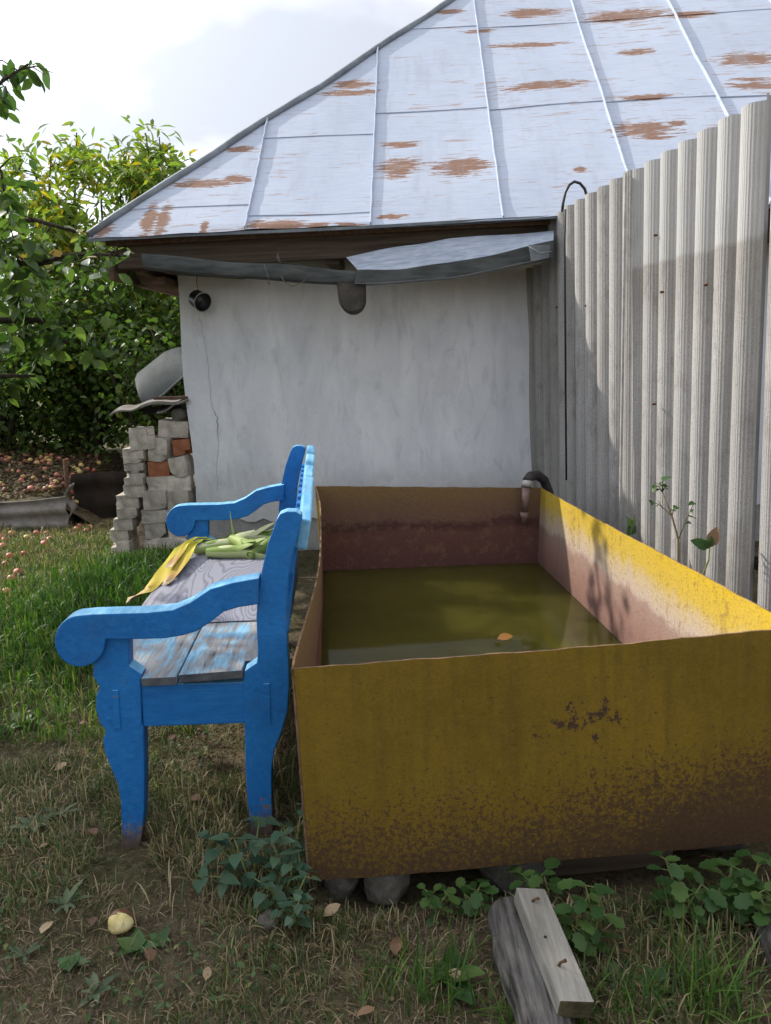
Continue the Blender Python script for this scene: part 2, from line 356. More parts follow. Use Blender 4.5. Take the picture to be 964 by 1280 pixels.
def tank_out_mat():
    t = NT('ochre_tank_paint_outside'); x, y, z = t.xyz()
    a = t.noise(2.2, 6, .65); f = t.noise(30, 6, .75); g = t.noise(130, 4, .75); h = t.noise(75, 5, .8)
    paint = t.mix(t.ramp(a, [(.35, 0), (.65, 1)]), (.155, .098, .009), (.225, .14, .012))
    paint = t.mix(t.ramp(g, [(.45, 0), (.7, .5)]), paint, (.10, .06, .015))
    # rust grows from the lower edge and the right end upward, as fine speckle
    low = t.math('MULTIPLY', t.math('SUBTRACT', .31, z), 1.7); rt = t.math('MULTIPLY', t.math('MAXIMUM', t.math('SUBTRACT', x, .25), 0), .45)
    s = t.math('ADD', low, rt)
    s = t.math('ADD', s, t.math('MULTIPLY', t.math('SUBTRACT', a, .5), .8))
    spk = t.math('ADD', s, t.math('MULTIPLY', t.math('SUBTRACT', h, .5), 2.1))
    spk = t.math('ADD', spk, t.math('MULTIPLY', t.math('SUBTRACT', g, .5), .7))
    k = t.ramp(spk, [(.18, 0), (.30, .75), (.55, .9)])
    wash = t.ramp(t.math('ADD', s, t.math('MULTIPLY', t.math('SUBTRACT', f, .5), .8)), [(.05, 0), (.5, .9)])
    # one ragged bare patch right of the middle
    vec = t.co((1, 1, 1)); s_ = t.n('ShaderNodeVectorMath', operation='SUBTRACT'); t.l(vec, s_.inputs[0]); s_.inputs[1].default_value = (.17, -1.2, .46)
    m_ = t.n('ShaderNodeVectorMath', operation='MULTIPLY'); t.l(s_.outputs[0], m_.inputs[0]); m_.inputs[1].default_value = (1 / .16, .0, 1 / .055)
    l_ = t.n('ShaderNodeVectorMath', operation='LENGTH'); t.l(m_.outputs[0], l_.inputs[0])
    d = t.math('ADD', l_.outputs['Value'], t.math('MULTIPLY', t.math('SUBTRACT', f, .5), 6.5))
    blot = t.ramp(d, [(.15, .9), (.35, 0)])
    sp2 = t.noise(58, 6, .8, t.co((1, 1, 1), (9, 4, 2))); dots = t.ramp(t.math('ADD', sp2, t.math('MULTIPLY', t.math('SUBTRACT', f, .5), .25)), [(.625, 0), (.66, .7)])
    drip = t.noise(2.0, 5, .65, t.co((14, 14, .9), (1, 2, 3)))
    paint = t.mix(t.ramp(drip, [(.45, 0), (.68, .45)]), paint, (.10, .062, .014))
    paint = t.mix(t.ramp(f, [(.50, 0), (.66, .35)]), paint, (.24, .155, .02))
    rust = t.mix(t.ramp(g, [(.3, 0), (.7, 1)]), (.035, .020, .014), (.085, .046, .026))
    col = t.mix(wash, paint, t.mix(.5, paint, rust)); col = t.mix(k, col, rust); col = t.mix(dots, col, (.045, .026, .02)); col = t.mix(blot, col, (.050, .028, .024))
    t.bump(t.math('ADD', t.math('MULTIPLY', k, .6), t.math('ADD', f, g)), .4, .006)
    return t.done(col, .75, .2)
def tank_in_mat():
    t = NT('stained_tank_paint_inside'); x, y, z = t.xyz()
    a = t.noise(2.2, 5, .6, t.co((1, 1, .6))); f = t.noise(38, 5, .7); g = t.noise(110, 3, .7); dr = t.noise(9, 4, .6, t.co((1, 1, .12)))
    h = t.math('ADD', z, t.math('ADD', t.math('MULTIPLY', t.math('SUBTRACT', a, .5), .10), t.math('MULTIPLY', t.math('SUBTRACT', dr, .5), .16)))
    h = t.math('ADD', h, t.math('MULTIPLY', t.math('SUBTRACT', f, .5), .035))
    col = t.ramp(h, [(.16, (.16, .085, .070)), (.30, (.25, .145, .115)), (.405, (.30, .20, .16)), (.43, (.44, .345, .28)), (.50, (.47, .36, .20)), (.555, (.50, .345, .05)), (.66, (.52, .35, .02))])
    col = t.mix(t.ramp(g, [(.52, 0), (.72, .6)]), col, (.13, .07, .05))
    col = t.mix(t.ramp(t.math('ADD', t.math('MULTIPLY', f, .6), t.math('MULTIPLY', dr, .45)), [(.56, 0), (.68, .65)]), col, (.16, .09, .055))
    t.bump(t.math('ADD', f, g), .35, .006)
    return t.done(col, .75, .25)
def tank_in_old():
    t = NT('rusted_tank_paint_inside'); x, y, z = t.xyz()
    a = t.noise(2.2, 5, .6, t.co((1, 1, 1.2))); f = t.noise(30, 5, .7); g = t.noise(110, 3, .7)
    h = t.math('ADD', z, t.math('MULTIPLY', t.math('SUBTRACT', a, .5), .16)); h = t.math('ADD', h, t.math('MULTIPLY', t.math('SUBTRACT', f, .5), .12))
    col = t.ramp(h, [(.16, (.12, .055, .050)), (.38, (.15, .068, .055)), (.43, (.085, .040, .034)), (.465, (.17, .095, .070)), (.56, (.19, .115, .065)), (.66, (.215, .14, .055))])
    col = t.mix(t.ramp(g, [(.5, 0), (.72, .6)]), col, (.07, .035, .03))
    col = t.mix(t.ramp(t.noise(13, 6, .75), [(.52, 0), (.62, .6)]), col, (.20, .12, .07))
    t.bump(t.math('ADD', f, g), .5, .008)
    return t.done(col, .75, .25)
M['tank_out'] = tank_out_mat(); M['tank_in'] = tank_in_mat(); M['tank_old'] = tank_in_old()
M['rim'] = m_simple('rusty_rim', (.10, .055, .035), (.24, .15, .09), 20, .85, .2, .4)
def water_mat():
    t = NT('murky_water'); a = t.noise(1.6, 4, .6); sp = t.noise(60, 2, .5)
    col = t.mix(t.ramp(a, [(.35, 0), (.65, 1)]), (.042, .040, .007), (.058, .053, .009))
    col = t.mix(t.ramp(sp, [(.74, 0), (.77, .5)]), col, (.16, .14, .05))
    t.bump(t.noise(5, 2, .5), .03, .02)
    m = t.done(col, .05, .5); t.b.inputs['IOR'].default_value = 1.33; t.b.subsurface_method = 'BURLEY'; t.b.inputs['Subsurface Weight'].default_value = 1; t.b.inputs['Subsurface Radius'].default_value = (.4, .4, .3); t.b.inputs['Subsurface Scale'].default_value = 1.0; return m
M['water'] = water_mat()
M['rubber'] = m_simple('black_rubber_hose', (.022, .020, .022), (.05, .042, .045), 14, .6, .35, .2)
M['bronze'] = m_simple('dull_brown_pipe', (.13, .085, .075), (.24, .16, .14), 16, .55, .4, .2, metal=.2)
M['clamp'] = m_simple('grey_clamp', (.30, .29, .28), (.42, .41, .39), 16, .5, .4, .2, metal=.2)

def blue_mat(name, along='y', wear=.0):
    t = NT(name); x, y, z = t.xyz()
    v = t.co((22, 3, 22) if along == 'y' else (3.5, 20, 20)); gr = t.noise(2.2, 5, .65, v); a = t.noise(4, 5, .6); f = t.noise(42, 5, .7)
    col = t.mix(t.ramp(a, [(.35, 0), (.65, 1)]), (.008, .120, .37), (.014, .165, .46))
    col = t.mix(t.ramp(gr, [(.50, 0), (.72, .55)]), col, (.022, .21, .50))
    col = t.mix(t.ramp(gr, [(.28, .55), (.42, 0)]), col, (.006, .06, .20))
    gm = t.noise(3.0, 6, .7)
    col = t.mix(t.ramp(gm, [(.55, 0), (.75, .5)]), col, (.03, .075, .14))
    ch = t.math('ADD', t.math('MULTIPLY', f, .6), t.math('MULTIPLY', a, .5))
    ch = t.math('ADD', ch, t.ramp(z, [(.02, .16), (.22, .05), (.34, .0)]))
    col = t.mix(t.ramp(ch, [(.685 - wear, 0), (.71 - wear, .9)]), col, (.17, .12, .085))
    foot = t.ramp(t.math('ADD', z, t.math('MULTIPLY', t.math('SUBTRACT', f, .5), .25)), [(.02, .95), (.085, 0)])
    col = t.mix(foot, col, (.085, .06, .045))
    t.bump(t.math('ADD', gr, t.math('MULTIPLY', f, .5)), .5, .005)
    return t.done(col, .55, .3)
M['blue'] = blue_mat('blue_gloss_paint'); M['blue_x'] = blue_mat('blue_paint_worn', 'x', .02)
M['blue_pale'] = m_simple('skylit_worn_blue_paint', (.10, .33, .55), (.22, .47, .66), 8, .6, .3, .3, .005, (6, 1, 6))  # pale blue: wear plus sky highlights painted into the colour
def plank_mat():
    t = NT('peeling_blue_seat_board'); v = t.co((20, 1.6, 20)); gr = t.noise(1.6, 7, .7, v, .5); v2 = t.co((3.2, 1.3, 3)); pk = t.noise(2.0, 6, .65, v2, 1.2); f = t.noise(30, 4, .7, t.co((3, .5, 3)))
    wood = t.mix(t.ramp(gr, [(.3, 0), (.7, 1)]), (.13, .125, .125), (.36, .355, .36))
    blue = t.mix(t.ramp(f, [(.3, 0), (.7, 1)]), (.10, .32, .50), (.26, .47, .60))
    k = t.ramp(t.math('ADD', t.math('MULTIPLY', pk, .8), t.math('MULTIPLY', gr, .25)), [(.52, 0), (.60, .85)])
    col = t.mix(k, wood, blue)
    crk = t.ramp(t.math('ADD', t.math('MULTIPLY', gr, .75), t.math('MULTIPLY', f, .25)), [(.34, 1), (.41, 0)])
    col = t.mix(crk, col, (.03, .028, .03))
    t.bump(t.math('ADD', gr, t.math('MULTIPLY', k, .4)), .6, .008)
    return t.done(col, .8, .2)
M['plank'] = plank_mat()
M['plank_end'] = m_simple('dark_board_end', (.05, .055, .065), (.12, .125, .13), 12, .9, .15, .6, .01, (1, 1, 1))
def cloth_mat():
    t = NT('woodgrain_oilcloth')
    d = t.noise(2.6, 3, .5, t.co((1, .30, 1)), .35)
    w = t.math('FRACT', t.math('MULTIPLY', d, 52)); w = t.math('ABSOLUTE', t.math('SUBTRACT', w, .5))
    f = t.noise(60, 3, .6, t.co((3, .5, 1)))
    col = t.mix(t.ramp(t.math('ADD', w, t.math('MULTIPLY', t.math('SUBTRACT', f, .5), .5)), [(.06, 0), (.26, 1)]), (.145, .145, .175), (.235, .235, .275))
    return t.done(col, .65, .2)
M['cloth'] = cloth_mat()
M['husk'] = m_leaf('corn_husk', [(0, (.24, .34, .07)), (.45, (.42, .50, .16)), (.7, (.60, .63, .33)), (1, (.72, .70, .45))], .25, .55, attr=False)
M['silk'] = m_simple('dry_corn_silk', (.12, .055, .03), (.22, .11, .06), 30, .9, .1, 0)
def cornleaf_mat():
    t = NT('yellow_corn_leaf'); u = t.xyz('UV'); f = t.noise(3, 4, .6, t.co((6, 1.0, 1), kind='UV'))
    g = t.math('ADD', u[1], t.math('MULTIPLY', t.math('SUBTRACT', f, .5), .45))
    col = t.ramp(g, [(.0, (.40, .42, .08)), (.35, (.46, .40, .03)), (.7, (.40, .29, .04)), (.86, (.32, .17, .06)), (1, (.45, .36, .22))])
    return t.done(col, .6, .3)
M['cornleaf'] = cornleaf_mat()
M['log'] = m_simple('silvery_log', (.08, .07, .06), (.34, .32, .30), 3, .92, .12, 1.0, .03, (22, 1.5, 22))
M['rawplank'] = m_simple('weathered_pale_board', (.19, .175, .15), (.34, .32, .28), 4, .9, .15, .6, .01, (10, 1.0, 10))
M['plank_moss'] = m_simple('mossy_board_end', (.045, .04, .022), (.09, .075, .04), 20, .95, .1, .8)
M['rustnail'] = m_simple('rusty_nail', (.07, .035, .02), (.14, .07, .04), 30, .8, .3, 0)
M['bark'] = m_simple('dark_bark', (.035, .028, .020), (.085, .07, .052), 8, .95, .1, .8, .02, (6, 6, 1))
M['stem'] = m_simple('green_stem', (.10, .13, .04), (.18, .19, .07), 20, .7, .2, 0)
M['stem_brown'] = m_simple('brown_stem', (.13, .09, .05), (.20, .15, .08), 20, .8, .2, 0)
M['lf_dark'] = m_leaf('shrub_leaf', [(0, (.045, .08, .022)), (.5, (.09, .145, .036)), (.85, (.13, .19, .04)), (.95, (.21, .23, .045)), (1, (.34, .26, .04))], .5, .4)
M['lf_apple'] = m_leaf('apple_leaf', [(0, (.045, .085, .028)), (.55, (.105, .16, .045)), (.9, (.17, .23, .06)), (.96, (.30, .27, .06)), (1, (.42, .24, .03))], .42, .4)
M['lf_light'] = m_leaf('light_tree_leaf', [(0, (.08, .125, .03)), (.45, (.15, .21, .045)), (.85, (.22, .28, .05)), (.95, (.34, .33, .05)), (1, (.46, .32, .03))], .55, .45)
M['lf_nettle'] = m_leaf('nettle_leaf', [(0, (.040, .085, .048)), (.6, (.065, .125, .072)), (1, (.10, .165, .095))], .25, .55, attr=False)
M['lf_weed'] = m_leaf('weed_leaf', [(0, (.035, .085, .022)), (.6, (.055, .12, .03)), (1, (.10, .165, .045))], .3, .5, attr=False)
M['lf_grey'] = m_leaf('greyish_weed_leaf', [(0, (.06, .09, .045)), (.6, (.09, .125, .06)), (1, (.14, .17, .09))], .25, .6, attr=False)
M['lf_dead'] = m_leaf('dead_leaf', [(0, (.12, .06, .04)), (.4, (.20, .11, .06)), (.75, (.30, .19, .11)), (1, (.42, .31, .19))], .15, .7, attr=False)
M['lf_litter'] = m_leaf('heap_litter', [(0, (.05, .03, .02)), (.5, (.14, .085, .05)), (.8, (.22, .14, .08)), (.9, (.10, .14, .04)), (1, (.30, .24, .13))], .1, .8)
M['lf_cover'] = m_leaf('cover_leaf', [(0, (.03, .065, .02)), (.5, (.05, .10, .028)), (.9, (.09, .145, .045)), (1, (.22, .20, .06))], .25, .55)
M['gr_green'] = m_leaf('green_grass', [(0, (.030, .075, .012)), (.45, (.060, .13, .020)), (.75, (.095, .18, .030)), (.9, (.20, .22, .06)), (1, (.36, .29, .13))], .38, .5)
M['gr_mix'] = m_leaf('trampled_grass', [(0, (.045, .09, .022)), (.40, (.085, .13, .035)), (.55, (.14, .15, .06)), (.68, (.23, .18, .095)), (.85, (.34, .26, .15)), (1, (.48, .39, .25))], .28, .6)
M['gr_litter'] = m_leaf('dry_litter', [(0, (.08, .055, .035)), (.5, (.18, .13, .08)), (1, (.34, .26, .16))], .1, .8)
def apple_mat(name, c1, c2, c3):
    t = NT(name); a = t.noise(14, 3, .6); x = t.rand()
    col = t.mix(t.ramp(a, [(.4, 0), (.62, 1)]), c1, c2); col = t.mix(t.ramp(x, [(.3, 0), (1, .8)]), col, c3)
    return t.done(col, .45, .4)
M['apple_red'] = apple_mat('red_apple', (.45, .10, .07), (.62, .30, .18), (.30, .06, .05))
M['apple_yel'] = apple_mat('yellow_apple', (.55, .42, .12), (.62, .50, .20), (.52, .24, .12))
M['apple_brn'] = apple_mat('rotten_apple_skin', (.16, .07, .04), (.28, .13, .08), (.12, .05, .03))

# ------------------------------------------------------------------ ground
def gh(x, y):
    x = np.asarray(x, dtype=float); y = np.asarray(y, dtype=float)
    h = .010 * np.sin(3.1 * x + 1.3 * y) + .008 * np.sin(5.3 * y - 2.2 * x + 1) + .005 * np.sin(11 * x + 7 * y) + .004 * np.sin(17 * y - 9 * x + 2)
    dip = np.clip((y - 1.66) / .16, 0, 1) * np.clip((4.5 - y) / .3, 0, 1) * np.clip((x + .22) / .10, 0, 1) * np.clip((1.25 - x) / .15, 0, 1)
    return h - .006 - .075 * dip                              # hollow under the tank
def ax(a, b, fine, far):
    c = list(np.arange(a, b + 1e-6, fine)); s = fine
    lo, hi = [], []; p = a; q = b
    while p > -far:
        s *= 1.35; p -= s; lo.append(p); q += s; hi.append(q)
    return np.array(lo[::-1] + c + hi)
gx_, gy_ = ax(-5, 2.5, .06, 300), ax(.4, 9, .06, 300)
GX, GY = np.meshgrid(gx_, gy_)
fade = np.clip(1.5 - np.hypot(GX + 1, GY - 4) / 12, 0, 1)
GZ = gh(GX, GY) * fade
nv_, nu_ = GX.shape
ii = (np.arange(nv_ - 1)[:, None] * nu_ + np.arange(nu_ - 1)[None]).ravel()
tri = np.concatenate([np.stack([ii, ii + 1, ii + nu_ + 1], 1), np.stack([ii, ii + nu_ + 1, ii + nu_], 1)])
g_me = np_mesh('ground', np.stack([GX, GY, GZ], -1).reshape(-1, 3), tri, M['soil'])
g_me.polygons.foreach_set('use_smooth', [True] * len(g_me.polygons))
tag(link('ground', g_me), kind='structure')
def gz(x, y): return float(gh(x, y))

# ------------------------------------------------------------------ house
house = empty('small_house', (HP0.x, HP0.y, 0), -HT, 'low whitewashed outbuilding with rust-streaked pale blue sheet metal roof', 'house')
def hl(p): d = Vector(p) - Vector((HP0.x, HP0.y, 0)); return Vector((d.dot(H_EX), d.dot(H_EY), d.z))      # world -> house
EZ = HP0.z; WX, WY, WR, WB = .358, .573, 8.1, 5.9          # eave height; wall planes in house space
HL, HD = 9.0, 6.5                                           # eave length and depth
def wob(x, z, s=1): return s * (.010 * math.sin(2.1 * x + .7 * z) + .007 * math.sin(5.3 * z + 1.7 * x + 1) + .004 * math.sin(11 * x - 6 * z))
def wall_sheet(name, fn, nu, nv, mat):
    return MB().grid(fn, nu, nv).build(name, mat, house, solid=.0)
ZT = 2.30
w = MB()
w.grid(lambda a, b: (WX + a * (WR - WX) + (.012 * math.sin(b * 9) if a == 0 else 0), WY + wob(a * 7, b * 2), .34 + b * (ZT - .34)), 90, 30)
w.grid(lambda a, b: (WX + .012 * math.sin(b * 9), WB - a * (WB - WY) + (wob(0, b * 2) if a == 1 else 0), .34 + b * (ZT - .34)), 30, 30)
w.grid(lambda a, b: (WR, WY + a * (WB - WY), .34 + b * (ZT - .34)), 6, 2)
w.grid(lambda a, b: (WR - a * (WR - WX), WB, .34 + b * (ZT - .34)), 6, 2)
wall = w.build('wall', M['plaster'], house)
pl_ = MB()                                                   # plinth with the ragged lower edge of the plaster above it
pl_.box(((WX + WR) / 2, (WY + WB) / 2, .15), (WR - WX - .05, WB - WY - .05, .50))
pl_.build('plinth', M['plinth'], house)
rg = MB(); N = 120
for k in range(N):
    x0, x1 = WX + (WR - WX) * k / N, WX + (WR - WX) * (k + 1) / N
    def dz(x): return .06 * math.sin(4.3 * x) * math.sin(1.7 * x + 1) + .02 * math.sin(23 * x) + .012 * math.sin(51 * x)
    b = len(rg.v)
    rg.v += [Vector((x0, WY + wob((x0 - WX) * .9, 0) + .001, .36)), Vector((x1, WY + wob((x1 - WX) * .9, 0) + .001, .36)),
             Vector((x1, WY + .004, .26 + dz(x1))), Vector((x0, WY + .004, .26 + dz(x0))), Vector((x1, WY + .03, .26 + dz(x1))), Vector((x0, WY + .03, .26 + dz(x0)))]
    rg.face((b, b + 3, b + 2, b + 1)); rg.face((b + 3, b + 5, b + 4, b + 2))
rg.build('plaster_edge', M['plaster'], house)
# the long crack near the corner
def wall_pt(px, py): return hl(at_plane(px, py, Vector((HP0.x, HP0.y, 0)) + H_EY * WY, -H_EY))
ck = MB(); cp = [wall_pt(a, b) for a, b in ((249, 392), (254, 420), (260, 452), (262, 480), (266, 512), (272, 522), (273, 540), (274, 556), (271, 580), (272, 600), (272, 618))]
fine = []
for a, b in zip(cp, cp[1:]):
    for k in range(4): q = a.lerp(b, k / 4); fine.append(q + Vector((rnd(-.006, .006), 0, 0)))
for i, (a, b) in enumerate(zip(fine, fine[1:])):
    wd = .0010 + .0032 * math.exp(-((i - 20) / 3.5) ** 2); n0 = len(ck.v); yy = -.014
    ck.v += [Vector((a.x - wd, WY + wob((a.x - WX) * .9, (a.z - .34)) - .0035, a.z)), Vector((a.x + wd, WY + wob((a.x - WX) * .9, (a.z - .34)) - .0035, a.z)),
             Vector((b.x + wd, WY + wob((b.x - WX) * .9, (b.z - .34)) - .0035, b.z)), Vector((b.x - wd, WY + wob((b.x - WX) * .9, (b.z - .34)) - .0035, b.z))]
    ck.face((n0, n0 + 1, n0 + 2, n0 + 3))
ck.build('crack', m_simple('crack_dark', (.24, .235, .23), (.36, .35, .34), 30, .95, .05, 0), wall)
# eave timbers
MB().box((HL / 2, .20, EZ - .105), (HL - .2, .07, .15)).build('eave_beam', M['oldwood'], house, bevel=.006)
MB().box((HL / 2, .12, EZ - .022), (HL - .12, .03, .035)).build('eave_batten', M['oldwood2'], house)
MB().box((.22, HD / 2 + .2, EZ - .12), (.08, HD - .1, .17)).build('eave_beam', M['oldwood2'], house, bevel=.006)
MB().box((.055, HD / 2 + .06, EZ - .155), (.035, HD - .2, .19)).build('side_fascia', M['oldwood2'], house, bevel=.004)
MB().box((.30, HD / 2 + .2, EZ - .245), (.10, HD - .3, .05)).build('side_plate', M['oldwood2'], house)
for k in range(12):                                          # soffit boards between beam and wall
    MB().box((.30 + (HL - .6) * (k + .5) / 12, .41, EZ - .055 - .004 * (k % 3)), ((HL - .6) / 12 - .006, .36, .02)).build('soffit_board', M['oldwood2'], house)
for x in (1.55, 2.62, 3.8, 5.0): MB().box((x, .42, EZ - .15), (.09, .42, .11)).build('rafter_end', M['oldwood'], house)
MB().box((.62, .40, EZ - .20), (.55, .10, .05), Matrix.Rotation(R(6), 3, 'Y')).build('corner_strut', M['oldwood2'], house)
# roof
roof = MB()
CS, SN = math.cos(RP), math.sin(RP)
def rp(u, v, h=0.): return Vector((u, v * CS - h * SN, EZ + v * SN + h * CS))
RIDGE_V = HD / 2 / CS
def hip_u(v): return v * CS * 1.0 / .97
def sag(u, v): return .012 * math.sin(1.9 * u + .6) * math.sin(1.3 * v + .4) + .006 * math.sin(4.3 * v + 2 * u)
roof.grid(lambda a, b: rp(hip_u(b * RIDGE_V) + a * (HL - 2 * hip_u(b * RIDGE_V)), b * RIDGE_V, -.03 + sag(hip_u(b * RIDGE_V) + a * (HL - 2 * hip_u(b * RIDGE_V)), b * RIDGE_V)), 30, 14)
zt_ = rp(0, RIDGE_V, -.03)
rl, rr = Vector((hip_u(RIDGE_V), zt_.y, zt_.z)), Vector((HL - hip_u(RIDGE_V), zt_.y, zt_.z))
for quad in ([(0, 0, EZ), (0, HD, EZ), rl, rl], [(HL, HD, EZ), (HL, 0, EZ), rr, rr], [(0, HD, EZ), (HL, HD, EZ), rr, rl]):
    q = [Vector(p) for p in quad]
    roof.grid(lambda a, b: q[0].lerp(q[1], a).lerp(q[3].lerp(q[2], a), b), 6, 6)
roof_o = roof.build('roof', M['roof'], house)
seams_u = [.0, 1.03, 1.83, 2.66, 3.49, 4.28, 5.08, 5.88, 6.68, 7.48, 8.28, 9.0]
rows = {0: [0, .27, 3], 1: [0, .13, 1.10, 5], 2: [0, 1.40, 2.76, 5], 3: [0, 1.36, 2.72, 5], 4: [0, 1.33, 2.72, 5], 5: [0, 1.3, 2.7, 5]}
for ci in range(len(seams_u) - 1):
    u0, u1 = seams_u[ci], seams_u[ci + 1]; rw = rows.get(ci, [0, 1.35 + .04 * (ci % 2), 2.72, 5])
    for ri in range(len(rw) - 1):
        v0, v1 = rw[ri], min(rw[ri + 1], RIDGE_V)
        vtop = min(v1, min(u1, HL) / CS * .97 if ci < 6 else (HL - u0) / CS * .97)
        if vtop - v0 < .02: continue
        ph = rnd(0, 6); lap = .0015 * (len(rw) - ri) + .001
        def fn(a, b):
            v = v0 + b * (vtop - v0); lo = max(u0, hip_u(v)); hi = min(u1, HL - hip_u(v))
            u = lo + a * max(hi - lo, .001) if hi > lo else lo
            h = lap * (1 - b) + sag(u, v) + .0018 * math.sin(2 * PI * a + ph) * math.sin(2.2 * v + ph) + .004
            if v == 0: h += .004 * math.sin(13 * u) - .006
            return rp(u, v - (.0 if v > 0 else .02 + .008 * math.sin(3 * u)), h)
        MB().grid(fn, 8, 10).build('roof_sheet', M['roof'], roof_o)
        if ri > 0 and v0 < RIDGE_V:
            lo, hi = max(u0, hip_u(v0)), min(u1, HL - hip_u(v0))
            if hi - lo > .05:
                cs_ = MB(); pts = [lo + (hi - lo) * k / 8 for k in range(9)]
                for a, b in zip(pts, pts[1:]):
                    cs_.bar(rp(a, v0, .007 + sag(a, v0)), rp(b, v0, .007 + sag(b, v0)), .009, .003, rp(0, 0, 1) - rp(0, 0, 0))
                cs_.build('cross_seam', M['roof'], roof_o)
for u in seams_u[1:-1]:
    vt = min(RIDGE_V, u / CS * .97, (HL - u) / CS * .97); s_ = MB(); n = 18
    ps = [rp(u + .0022 * math.sin(2.7 * k + u * 5), -.02 + (vt + .02) * k / n, .016 + sag(u, vt * k / n) + .0015 * math.sin(4 * k + u)) for k in range(n + 1)]
    for a, b in zip(ps, ps[1:]): s_.bar(a, b, .010, .030, rp(0, 0, 1) - rp(0, 0, 0))
    s_.build('standing_seam', M['seam'], roof_o, bevel=.003)
hp_ = [rp(hip_u(RIDGE_V * k / 24), RIDGE_V * k / 24, 0.012 + .0025 * math.sin(2.3 * k) + sag(hip_u(RIDGE_V * k / 24), RIDGE_V * k / 24)) for k in range(25)]
MB().tube(hp_, [.027 + .003 * math.sin(3.1 * k) for k in range(25)], 7).build('hip_ridge', M['zinc'], roof_o)
MB().tube([rl + Vector((0, 0, .05)), rr + Vector((0, 0, .05))], .04, 8).build('ridge_cap', M['zinc'], roof_o)
# eave drip edge
de = MB(); pts = [-.01 + (HL + .02) * k / 60 for k in range(61)]
for a, b in zip(pts, pts[1:]): de.bar(rp(a, -.022 + .006 * math.sin(3 * a), -.006), rp(b, -.022 + .006 * math.sin(3 * b), -.006), .012, .018)
de.build('drip_edge', M['zinc'], roof_o)

# gutters under the eave
def strip_trough(A, B, prof, name, mat, parent, n=14, wobs=.006, solid=.004, m2=None):
    A, B = Vector(A), Vector(B); d = (B - A).normalized(); side = d.cross(Vector((0, 0, 1))).normalized()
    mb = MB()
    def fn(a, b):
        i = b * (len(prof) - 1); k = min(int(i), len(prof) - 2); f_ = i - k
        o = prof[k][0] * (1 - f_) + prof[k + 1][0] * f_; z = prof[k][1] * (1 - f_) + prof[k + 1][1] * f_
        sc = 1.0
        return A.lerp(B, a) + side * o * sc + Vector((0, 0, z + wobs * math.sin(9 * a + 3 * b)))
    mb.grid(fn, n, (len(prof) - 1) * 2)
    return mb.build(name, mat, parent, solid=solid)
gut = empty('gutter', (0, 0, 0), 0, 'narrow grey trough gutter slung on wire under the left eave', 'gutter')
def plerp(tab, a):
    i = a * (len(tab) - 1); k = min(int(i), len(tab) - 2); return tab[k].lerp(tab[k + 1], i - k)
G1t = [at_y(*p, 4.96) for p in ((177, 317), (235, 322), (300, 328), (370, 332), (446, 339))]
G1b = [at_y(*p, 4.98) for p in ((179, 334), (235, 339), (300, 345), (370, 349), (446, 353))]
def g1f(a, b):
    p = plerp(G1t, a).lerp(plerp(G1b, a), b); return p + Vector((0, -.006 * math.sin(PI * b) + .006 * math.sin(17 * a), .004 * math.sin(11 * a + 2 * b)))
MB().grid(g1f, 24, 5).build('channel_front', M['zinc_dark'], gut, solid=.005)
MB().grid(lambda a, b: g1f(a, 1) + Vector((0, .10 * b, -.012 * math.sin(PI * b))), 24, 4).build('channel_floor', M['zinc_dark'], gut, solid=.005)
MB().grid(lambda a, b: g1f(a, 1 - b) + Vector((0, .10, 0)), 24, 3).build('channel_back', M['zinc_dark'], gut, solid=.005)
# side vector points to +y*-1? keep both lips
wr = MB()
pA, pB = at_y(347, 312, 4.98), at_y(352, 335, 4.92)
wr.tube([at_y(349, 309, 5.1), at_y(346, 322, 5.0), at_y(352, 330, 4.93), at_y(347, 318, 4.96)], .0025, 5)
wr.tube([at_y(330, 330, 4.92), at_y(335, 345, 4.90), at_y(337, 356, 4.91), at_y(333, 350, 4.92)], .0022, 5)
wr.tube([at_y(352, 333, 4.92), at_y(366, 336, 4.88), at_y(384, 342, 4.9), at_y(380, 352, 4.9), at_y(366, 358, 4.9), at_y(355, 352, 4.9), at_y(352, 345, 4.92)], .0022, 5)
wr.build('tie_wire', M['wire'], gut)
gut2 = empty('gutter', (0, 0, 0), 0, 'wide bent blue-grey tin gutter sloping up to the corrugated fence', 'gutter')
ft = MB()
G2t = [at_y(a, b, 5.02 - .02 * i) for i, (a, b) in enumerate(((433, 322), (500, 308), (560, 299), (620, 294), (692, 289)))]
G2m = [at_y(a, b, 4.93 - .02 * i) for i, (a, b) in enumerate(((447, 338), (503, 336), (560, 329), (622, 317), (692, 301)))]
G2b = [at_y(a, b, 4.95 - .02 * i) for i, (a, b) in enumerate(((443, 353), (503, 352), (560, 346), (622, 336), (692, 319)))]
def g2f(a, b):
    t_, m_, l_ = plerp(G2t, a), plerp(G2m, a), plerp(G2b, a)
    p = t_.lerp(m_, b * 2) if b <= .5 else m_.lerp(l_, b * 2 - 1)
    return p + Vector((0, .004 * math.sin(23 * a + 5 * b), .004 * math.sin(13 * a + 4 * b)))
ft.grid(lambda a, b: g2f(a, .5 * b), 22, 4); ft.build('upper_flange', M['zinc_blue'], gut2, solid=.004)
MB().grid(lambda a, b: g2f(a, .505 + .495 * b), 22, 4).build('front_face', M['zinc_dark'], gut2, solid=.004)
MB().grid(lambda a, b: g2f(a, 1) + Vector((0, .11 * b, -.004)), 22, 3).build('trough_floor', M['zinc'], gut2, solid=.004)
oc = at_y(439, 350, 4.98); ol = MB()
out_pts = []
for k in range(13):
    a = PI + PI * k / 12; out_pts.append(oc + Vector((.088 * math.cos(a), 0, -.11 + .088 * math.sin(a) * 1.05)))
